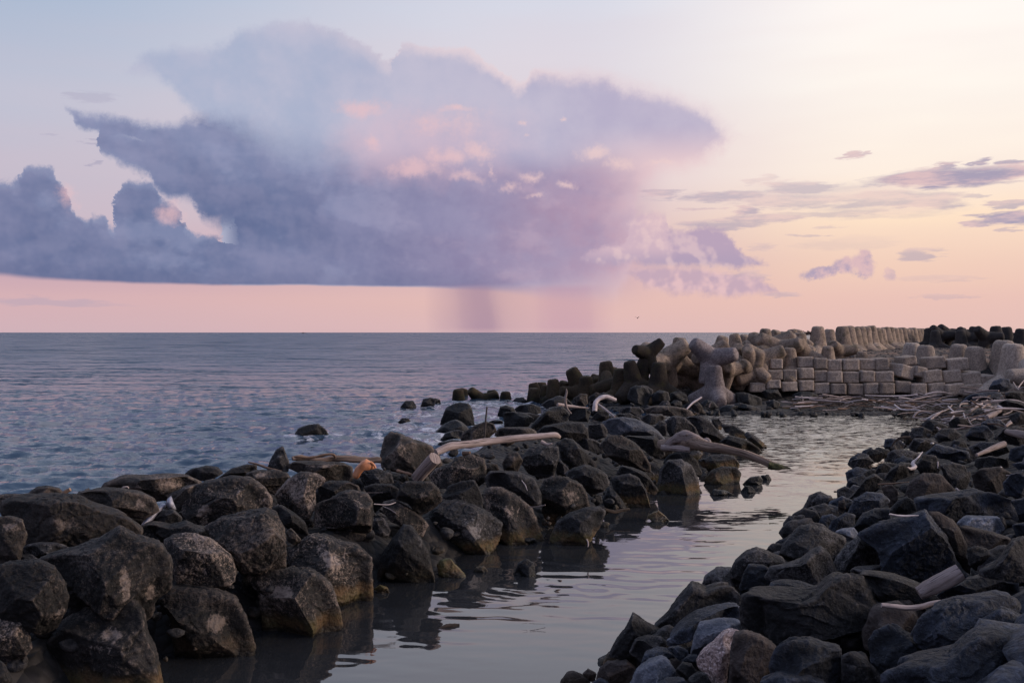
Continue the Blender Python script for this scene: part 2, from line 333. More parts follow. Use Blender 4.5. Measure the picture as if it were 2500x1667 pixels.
M['red'] = rock_mat('reddish_brown_stone', (.022, .017, .016, 1), (.062, .048, .043, 1), (.12, .1, .09, 1), .4, .3, .85, .3)
M['moss'] = rock_mat('olive_seaweed_stone', (.018, .017, .008, 1), (.05, .052, .016, 1), (.12, .11, .04, 1), .6, .2, .6, 1)
M['ochre'] = rock_mat('ochre_weed_covered_stone', (.03, .022, .010, 1), (.10, .07, .03, 1), (.2, .15, .07, 1), .5, .2, .7, 0)
def granite():
    m, T, b = material('speckled_pink_granite'); P, R, Q = pos_random(T)
    v = T.vor(Q, 55, 'F1', 'Color'); g = T.xyz(v)[0]
    c = T.ramp(g, [(0, lin(95, 84, 84)), (.35, lin(150, 128, 122)), (.7, lin(188, 166, 160)), (1, lin(225, 208, 205))])
    c = T.mix(T.ss(T.noise(Q, 5, 4), .45, .65, 0, .4), c, lin(120, 100, 96)); T.put(b.inputs['Base Color'], c)
    b.inputs['Roughness'].default_value = .8; T.put(b.inputs['Normal'], bump(T, b, T.noise(Q, 30, 5, .7), .03, .8)); return m
M['granite'] = granite()
def concrete(name, a, bb, stain, wet=False):
    m, T, b = material(name); P, R, Q = pos_random(T)
    nm = T.noise(Q, 1.6, 5, .6); nf = T.noise(Q, 11, 6, .85)
    c = T.mix(T.ss(nm, .35, .65), a, bb); c = T.mix(T.ss(nf, .42, .6, 0, .7), c, stain)
    c = T.mix(T.ss(T.noise(T.v('MULTIPLY', Q, (1, 1, .3)), 3, 5, .6), .55, .75, 0, .45), c, stain)
    h = T.n('ShaderNodeHueSaturation'); T.put(h.inputs['Color'], c); T.put(h.inputs['Value'], T.ss(R, 0, 1, .8, 1.15)); c = h.outputs[0]
    if wet:
        z = T.m('ADD', T.xyz(P)[2], T.m('MULTIPLY', T.m('SUBTRACT', nm, .5), .5))
        c = T.mix(T.ss(z, .45, .2), c, (.012, .011, .008, 1)); c = T.mix(T.ss(T.noise(Q, 2.2, 5), .5, .64, 0, .5), c, (.05, .045, .02, 1))
    T.put(b.inputs['Base Color'], c); b.inputs['Roughness'].default_value = .88; b.inputs['Specular IOR Level'].default_value = .25
    n = bump(T, b, nf, .06, .8); T.put(b.inputs['Normal'], bump(T, b, nm, .12, .4, n)); return m
M['conc'] = concrete('warm_grey_concrete', (.42, .325, .25, 1), (.29, .225, .178, 1), (.10, .078, .064, 1), True)
M['block'] = concrete('cool_grey_concrete', (.50, .415, .345, 1), (.38, .315, .265, 1), (.12, .10, .086, 1))
M['mauve'] = concrete('mauve_grey_concrete', (.33, .28, .27, 1), (.19, .16, .16, 1), (.07, .058, .058, 1))
M['concdark'] = concrete('dark_brown_concrete', (.05, .038, .028, 1), (.028, .022, .018, 1), (.014, .012, .01, 1), True)
M['concwet'] = concrete('weedy_brown_concrete', (.085, .06, .036, 1), (.045, .034, .022, 1), (.018, .014, .01, 1), True)
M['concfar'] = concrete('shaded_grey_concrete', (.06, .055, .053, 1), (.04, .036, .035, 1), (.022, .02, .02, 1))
def wood(name, a, bb, crack):
    m, T, b = material(name)
    g = T.n('ShaderNodeAttribute', attribute_name='grain').outputs['Vector']; R = T.n('ShaderNodeObjectInfo').outputs['Random']
    g = T.v('ADD', g, T.cxyz(T.m('MULTIPLY', R, 30), 0.0, 0.0))
    s = T.noise(T.v('MULTIPLY', g, (.5, 9, 9)), 2.6, 6, .65, .4); k = T.noise(T.v('MULTIPLY', g, (.35, 14, 14)), 3.5, 4, .6, .3); n = T.noise(g, 3, 5)
    c = T.mix(T.ss(s, .35, .66), bb, a); c = T.mix(T.ss(n, .45, .7, 0, .6), c, bb); c = T.mix(T.ss(k, .56, .64, 0, .9), c, crack)
    h = T.n('ShaderNodeHueSaturation'); T.put(h.inputs['Color'], c); T.put(h.inputs['Value'], T.ss(R, 0, 1, .75, 1.2)); T.put(b.inputs['Base Color'], h.outputs[0])
    b.inputs['Roughness'].default_value = .85; b.inputs['Specular IOR Level'].default_value = .2
    nn = bump(T, b, s, .02, .8); T.put(b.inputs['Normal'], bump(T, b, k, .02, .7, nn)); return m
M['wood'] = wood('bleached_driftwood', (.42, .35, .33, 1), (.27, .21, .19, 1), (.06, .045, .04, 1))
M['woodb'] = wood('brown_driftwood', (.30, .20, .145, 1), (.16, .10, .07, 1), (.03, .02, .015, 1))
M['woodd'] = wood('dark_driftwood', (.11, .08, .062, 1), (.05, .038, .03, 1), (.012, .01, .008, 1))
M['woodt'] = wood('tan_driftwood', (.40, .30, .235, 1), (.25, .175, .135, 1), (.05, .035, .028, 1))
M['woodw'] = wood('white_driftwood', (.62, .55, .54, 1), (.45, .38, .37, 1), (.14, .11, .1, 1))
def plain(name, c, rough=.5, var=.15, sc=6):
    m, T, b = material(name); P, R, Q = pos_random(T)
    n = T.noise(Q, sc, 5, .6); d = tuple(x * (1 - var * 3) for x in c[:3]) + (1,)
    T.put(b.inputs['Base Color'], T.mix(T.ss(n, .4, .75), c, d)); b.inputs['Roughness'].default_value = rough
    T.put(b.inputs['Normal'], bump(T, b, n, .01, .5)); return m
M['orange'] = plain('faded_orange_plastic', (.62, .25, .11, 1), .5)
M['sheet'] = plain('grey_white_plastic_sheet', (.36, .36, .42, 1), .45, .22, 14)
M['rust'] = plain('rusty_steel', (.05, .04, .038, 1), .7)
M['hull'] = plain('dark_hull_paint', (.05, .05, .06, 1), .6)
M['feather'] = plain('grey_feathers', (.08, .08, .09, 1), .8)
M['twig'] = plain('dry_scrub', (.14, .10, .08, 1), .9)
M['shell'] = plain('white_litter', (.55, .52, .52, 1), .6)

# ---------------------------------------------------------------- mesh helpers
def mesh_obj(name, V, Fc, mat, smooth=True, parent=None, link=True):
    me = bpy.data.meshes.new(name); me.from_pydata([tuple(v) for v in V], [], [tuple(f) for f in Fc])
    me.materials.append(mat)
    if smooth: me.polygons.foreach_set('use_smooth', [True] * len(me.polygons))
    o = bpy.data.objects.new(name, me)
    if link: col.objects.link(o)
    if parent: o.parent = parent
    return o
ICO = {}
def ico(level):
    if level not in ICO:
        bm = bmesh.new(); bmesh.ops.create_icosphere(bm, subdivisions=level, radius=1)
        me = bpy.data.meshes.new('rock_base'); bm.to_mesh(me); bm.free()
        me.polygons.foreach_set('use_smooth', [True] * len(me.polygons))
        a = np.empty(len(me.vertices) * 3); me.vertices.foreach_get('co', a); ICO[level] = (me, a.reshape(-1, 3))
    return ICO[level]
def poly_radius(P, th):
    """star radius of polygon P (n,2, about the origin) at the angles th"""
    n = len(P); A = P; B = np.roll(P, -1, 0); d = np.stack([np.cos(th), np.sin(th)], 1)
    r = np.full(len(th), 0.0)
    for i in range(n):
        a, e = A[i], B[i] - A[i]; den = d[:, 0] * e[1] - d[:, 1] * e[0]
        den = np.where(abs(den) < 1e-9, 1e-9, den)
        t = (a[0] * e[1] - a[1] * e[0]) / den; u = (a[0] * d[:, 1] - a[1] * d[:, 0]) / den
        ok = (t > 0) & (u >= -1e-6) & (u <= 1 + 1e-6); r = np.where(ok & (t > r), t, r)
    r[r <= 0] = np.median(r[r > 0]) if (r > 0).any() else 1
    return r
def area_centroid(P):
    x, y = P[:, 0], P[:, 1]; x2, y2 = np.roll(x, -1), np.roll(y, -1); c = x * y2 - x2 * y; A = c.sum() / 2
    return abs(A), np.array([((x + x2) * c).sum(), ((y + y2) * c).sum()]) / (6 * A)
# worn or stained patches seen on single stones: crop, x, y, half-axes, tilt, strength
MARKS = [('A', 775, 885, 42, 135, -8, 1), ('A', 925, 965, 34, 90, -12, .9), ('A', 690, 1225, 90, 60, 0, .75), ('A', 1345, 1170, 85, 62, 0, 1), ('A', 400, 540, 120, 60, 20, .7), ('A', 1270, 490, 60, 105, 10, .75), ('A', 1050, 325, 170, 40, 5, .8),
         ('A', 850, 350, 60, 40, 0, .8), ('A', 880, 450, 80, 50, 0, .7), ('A', 1200, 655, 110, 22, 0, .8), ('A', 290, 380, 60, 25, 0, .7), ('A', 60, 590, 90, 40, 0, .7), ('A', 340, 1110, 70, 60, -30, .55), ('A', 600, 1290, 160, 50, 0, .5), ('A', 1500, 350, 100, 50, 20, .5),
         ('B', 235, 1235, 110, 52, 0, 1), ('B', 520, 1015, 55, 115, -48, 1), ('B', 1400, 850, 120, 85, 20, .8), ('B', 1330, 660, 90, 45, 10, .5), ('B', 1075, 930, 24, 60, -20, .8), ('B', 100, 520, 100, 20, 0, .8), ('B', 450, 462, 150, 14, 0, .8), ('B', 700, 690, 60, 60, 0, .5),
         ('B', 960, 350, 70, 70, 30, .5), ('B', 1100, 640, 80, 50, 0, .5), ('C', 150, 1080, 90, 70, 0, .55), ('C', 620, 960, 90, 70, 30, .7), ('C', 1000, 450, 110, 40, 5, .7), ('C', 640, 690, 110, 30, 50, .6), ('C', 160, 680, 60, 26, 0, .8), ('C', 1010, 620, 130, 60, 30, .4),
         ('E', 1260, 560, 110, 35, 0, .6), ('E', 1040, 620, 18, 180, -28, .6), ('E', 620, 1060, 18, 150, -28, .5), ('E', 1240, 1290, 90, 60, -40, .5), ('E', 250, 650, 90, 40, 30, .5), ('E', 700, 1290, 110, 40, 0, .45), ('D', 1100, 990, 110, 40, -20, .4)]
THINGS = []                                                     # (object, noun phrase, photo x, photo y)
def cuts(p, seed, n, lo, hi, soft, top=True):
    r = np.random.default_rng(seed)
    for k in range(n):
        if k == 0 and top: nv = np.array([r.uniform(-.35, .35), .85, r.uniform(.25, .8)])
        elif k == 1: nv = np.array([r.uniform(-.9, -.4), r.uniform(-.15, .35), .75])
        elif k == 2: nv = np.array([r.uniform(.4, .9), r.uniform(-.1, .4), .75])
        elif k == 3: nv = np.array([r.uniform(-.3, .3), r.uniform(-.5, -.05), .95])
        else:
            nv = r.normal(size=3); nv[2] = abs(nv[2]) * .9 + .25
            if r.random() < .25: nv[2] *= -1
        nv /= np.linalg.norm(nv); pr = p @ nv; h = pr.max() * r.uniform(lo, hi); t = np.maximum(pr - h, 0)
        p = p - np.outer(t * (1 - soft), nv)
    return p
def make_rock(pts, D, mat, seed, ang=.5, name='rock', depthf=1.0, level=None, noun=None, under=0):
    """a stone with the traced outline pts (photo px) whose middle stands D metres off"""
    P = np.array(pts, float); A, c = area_centroid(P)
    w = np.ptp(P[:, 0]); h = np.ptp(P[:, 1])
    if level is None: level = 6 if w * h > 26000 else 5 if w * h > 3600 else 4 if w * h > 500 else 3
    me0, U = ico(level); me = me0.copy(); me.name = name
    Q = (P - c) * (1, -1)
    if under: Q[:, 1] = np.where(Q[:, 1] < 0, Q[:, 1] - under, Q[:, 1])
    th = np.arctan2(U[:, 1], U[:, 0])
    k = .015 if ang > .5 else .025
    r = sum(poly_radius(Q, th + d) for d in (-k, 0, k)) / 3
    r = np.minimum(r, 3.2 * math.sqrt(A / math.pi)); r_goal = r * (D / F)
    s = np.sqrt(np.maximum(1 - U[:, 2] ** 2, 1e-9)); f = s ** -.36
    unit = D / F
    Rm = math.sqrt(A / math.pi) * unit
    dep = (.62 * math.sqrt(w * h) * .5 + .2 * w) * unit * 1.15 * depthf
    p = np.stack([U[:, 0] * r * f * unit, U[:, 1] * r * f * unit, U[:, 2] * dep], 1)
    pn = p / Rm
    n0 = fbm(pn * .9 + seed * 3.7, 2)
    pn = pn * (1 + (.10 if ang < .5 else .05) * n0)[:, None]
    p0 = pn.copy()
    if ang > .25: pn = cuts(pn, seed, 6 + int(7 * ang), .5 if ang > .45 else .58, .86, 0.0 if ang > .45 else .05)
    else: pn = cuts(pn, seed, 6, .66, .92, .2)
    wz = np.clip(np.abs(U[:, 2]) / .42, 0, 1); wz = (wz * wz * (3 - 2 * wz))[:, None]; pn = p0 * (1 - wz) + pn * wz
    # bring the outline back to the traced one after the facets were struck off
    an = np.arctan2(pn[:, 1], pn[:, 0]); rp = np.hypot(pn[:, 0], pn[:, 1]) * Rm; nb = 40; bi = ((an + math.pi) / (2 * math.pi) * nb).astype(int) % nb
    mx = np.array([rp[bi == q].max() if (bi == q).any() else 0 for q in range(nb)]); gl = np.array([r_goal[(((th + math.pi) / (2 * math.pi) * nb).astype(int) % nb) == q].max(initial=0) for q in range(nb)])
    fac = np.clip(np.where(mx > 0, gl / np.maximum(mx, 1e-6), 1), .85, 1.6); fac[gl == 0] = 1; fac = (np.roll(fac, 1) + 2 * fac + np.roll(fac, -1)) / 4
    u_ = (an + math.pi) / (2 * math.pi) * nb - .5; i0 = np.floor(u_).astype(int); fr_ = u_ - i0; fk = fac[i0 % nb] * (1 - fr_) + fac[(i0 + 1) % nb] * fr_
    pn[:, :2] *= (fk * .985)[:, None]
    rr = np.linalg.norm(pn, axis=1)[:, None] + 1e-6
    rid = 1 - abs(perlin(pn * 1.7 + seed * 1.3)) * 2
    dsp = (.06 if ang < .5 else .035) * fbm(pn * 2.1 + seed, 3) + (.035 if ang < .5 else .026) * fbm(pn * 6 + seed * 2, 5, .62) - .05 * np.maximum(rid - .86, 0) / .14 * (.6 + .4 * n0)
    # chipped ledges
    lay = perlin(pn * (1.2, 2.6, 1.2) + seed * 5.1) * 4; led = (lay - np.floor(lay)); dsp += .05 * (ang + .1) * led
    if name == 'plastic_float': dsp = dsp * .12
    pn = pn + pn / rr * (dsp)[:, None]
    p = pn * Rm
    mk = np.zeros(len(p)); vx = c[0] + p[:, 0] / unit; vy = c[1] - p[:, 1] / unit
    for (mc, mx_, my_, ma, mb_, mt, st_) in MARKS:
        q_ = sp(mc, mx_, my_)
        if abs(q_[0] - c[0]) < w * .5 and abs(q_[1] - c[1]) < h * .5:
            k_ = CR[mc][2]; t_ = math.radians(mt); ux = (vx - q_[0]) * math.cos(t_) + (vy - q_[1]) * math.sin(t_); uy = -(vx - q_[0]) * math.sin(t_) + (vy - q_[1]) * math.cos(t_)
            mk = np.maximum(mk, st_ * np.clip(1.25 - np.hypot(ux / (ma * k_), uy / (mb_ * k_)), 0, 1) * (p[:, 2] > 0))
    if mk.any(): at = me.attributes.new('mark', 'FLOAT', 'POINT'); at.data.foreach_set('value', mk.astype(np.float32))
    C = wp(c[0], c[1], D); ray = np.array([(c[0] - CX) / F, 1, 0]); ray /= np.linalg.norm(ray)
    right = np.array([1, 0, 0]); upv = np.array([0, 0, 1])
    W = np.outer(p[:, 0], right) + np.outer(p[:, 1], upv) - np.outer(p[:, 2], ray)
    me.vertices.foreach_set('co', W.astype(np.float32).ravel()); me.update()
    me.materials.append(mat); o = bpy.data.objects.new(name, me); o.location = C; col.objects.link(o)
    THINGS.append((o, noun, c[0], c[1], w, h)); return o
# visible surface height (m) of the two banks at photo positions: scattered control points, locally weighted planes
ZL = [(393,1667,0),(508,1617,0),(838,1517,0),(879,1479,0),(1037,1426,0),(1131,1375,0),(1296,1324,.02),(1407,1324,0),(1551,1244,0),(1710,1203,0),(1806,1174,0),(1870,1104,0),(1768,1012,.1),
      (0,1220,1.5),(200,1195,1.5),(300,1175,1.5),(450,1155,1.5),(650,1130,1.5),(900,1080,1.55),(1100,1050,1.5),(1250,1010,1.2),(1300,985,.9),(1230,1000,.6),
      (0,1667,.65),(0,1450,1.05),(0,1300,1.35),(250,1667,.2),(300,1400,1.0),(600,1300,1.1),(800,1220,1.2),(900,1330,.6),(1000,1200,1.1),(1200,1150,1.1),(1400,1060,1.2),(1400,1180,.75),(1500,1030,1.0),(1650,1020,.8),(1560,970,.7),(1500,1130,.7),(1680,1110,.5),
      (1400,960,.6),(1700,975,.35),(1650,1000,.6),(1800,1060,.3)]
ZR = [(1370,1667,.12),(1450,1640,.25),(1550,1520,.5),(1680,1440,.65),(1800,1380,.8),(1900,1300,.8),(2030,1250,.85),(2030,1180,.6),(2150,1110,.5),(2200,1060,.4),(2250,1000,.4),(2500,1667,1.8),(2500,1400,1.9),(2500,1200,1.7),(2500,1050,1.5),(2500,960,1.5),
      (2000,1667,1.3),(2000,1450,1.15),(1700,1667,.8),(1750,1560,.85),(2250,1500,1.6),(2250,1300,1.3),(2300,1150,1.05),(2350,1050,.9),(2350,980,.8),(2100,1350,1.1),(2700,1667,2.1),(2700,1100,2.0),(3100,1300,2.3)]
def zmap(bank, px, py):
    """height of the pile: weights follow photo distance, rows count double"""
    q = np.array(ZR if bank == 'R' else ZL, float)
    dx = q[:, 0] - px; dy = (q[:, 1] - py) * 2.0; w = 1 / (dx * dx + dy * dy + 900) ** 1.5
    return float((w * q[:, 2]).sum() / w.sum())
def depth(bank, px, py, dz=0):
    return (H - (zmap(bank, px, py) - dz)) * F / max(py - HY, 20)
# ---------------------------------------------------------------- limbs (driftwood, posts)
def spline(P, n):
    P = np.array(P, float); m = len(P)
    if m == 2: t = np.linspace(0, 1, n)[:, None]; return P[0] * (1 - t) + P[1] * t
    Q = np.vstack([2 * P[0] - P[1], P, 2 * P[-1] - P[-2]]); out = []
    for u in np.linspace(0, m - 1 - 1e-6, n):
        i = int(u); t = u - i; a, b, c, d = Q[i:i + 4]
        out.append(.5 * (2 * b + (c - a) * t + (2 * a - 5 * b + 4 * c - d) * t * t + (3 * b - a - 3 * c + d) * t ** 3))
    return np.array(out)
def limb(name, P, R, mat, sides=8, seed=0, rough=.12, n=None, parent=None, flat=True, squash=1.0):
    P = np.array(P, float); m = len(P)
    n = n or max(6, 5 * (m - 1) + 2); C = spline(P, n); Rr = np.interp(np.linspace(0, m - 1, n), range(m), R)
    o0 = C[0].copy() if parent is None else np.zeros(3)
    Tn = np.gradient(C, axis=0); Tn /= np.linalg.norm(Tn, axis=1)[:, None]
    L = np.concatenate([[0], np.cumsum(np.linalg.norm(np.diff(C, axis=0), axis=1))])
    V, G = [], []; ref = np.array([.1, .2, 1.0]) if abs(Tn[0][2]) < .9 else np.array([1.0, .1, 0])
    for i in range(n):
        a = np.cross(Tn[i], ref); a /= np.linalg.norm(a); b = np.cross(a, Tn[i])
        for k in range(sides):
            t = 2 * math.pi * k / sides
            V.append((C[i], a * math.cos(t) + b * math.sin(t) * squash, Rr[i])); G.append((L[i], math.cos(t) * Rr[i] * 1.0, math.sin(t) * Rr[i]))
    base = np.array([v[0] for v in V]); dirn = np.array([v[1] for v in V]); rad = np.array([v[2] for v in V])
    mr = max(Rr); nz = fbm(np.array(G) / mr * (.35, 1, 1) + seed * 7.7, 3)
    X = base + dirn * (rad * (1 + rough * 2.2 * nz))[:, None] - o0
    Fc = [(i * sides + k, i * sides + (k + 1) % sides, (i + 1) * sides + (k + 1) % sides, (i + 1) * sides + k) for i in range(n - 1) for k in range(sides)]
    X = list(X); G = list(G)
    for end, i in ((0, 0), (1, n - 1)):
        ring = len(X); X += [X[i * sides + k] for k in range(sides)]; G += [(g_[2] * 3, g_[0] * .01, g_[1]) for g_ in G[i * sides:i * sides + sides]]
        X.append(C[i] - o0 + Tn[i] * (.08 if flat else 1.0) * Rr[i] * (1 if end else -1)); G.append((0, 0, 0)); j = len(X) - 1
        for k in range(sides):
            a_, b_ = ring + k, ring + (k + 1) % sides
            Fc.append((j, a_, b_) if end else (j, b_, a_))
    o = mesh_obj(name, X, Fc, mat, True, parent); o.location = o0
    at = o.data.attributes.new('grain', 'FLOAT_VECTOR', 'POINT'); at.data.foreach_set('vector', np.array(G, dtype=np.float32).ravel())
    return o
def plimb(name, c, pts, rpx, mat, bank=None, D=None, lift=.12, noun=None, **kw):
    """limb through photo points; depth from the bank surface at both ends, or D=(d0,d1)"""
    S = [sp(c, *p) for p in pts]; n = len(S)
    if D is None: D = (depth(bank, *S[0], -lift), depth(bank, *S[-1], -lift))
    t = np.linspace(0, 1, n); Di = D[0] * (1 - t) + D[1] * t
    if isinstance(rpx, (int, float)): rpx = [rpx, rpx * .8]
    R = np.interp(t, np.linspace(0, 1, len(rpx)), rpx) * CR[c][2] * Di / F
    o = limb(name, [wp(s[0], s[1], d) for s, d in zip(S, Di)], R, mat, **kw)
    if kw.get('parent') is None:
        xs = [s[0] for s in S]; ys = [s[1] for s in S]
        THINGS.append((o, noun, sum(xs) / n, sum(ys) / n, max(xs) - min(xs), max(ys) - min(ys)))
    return o
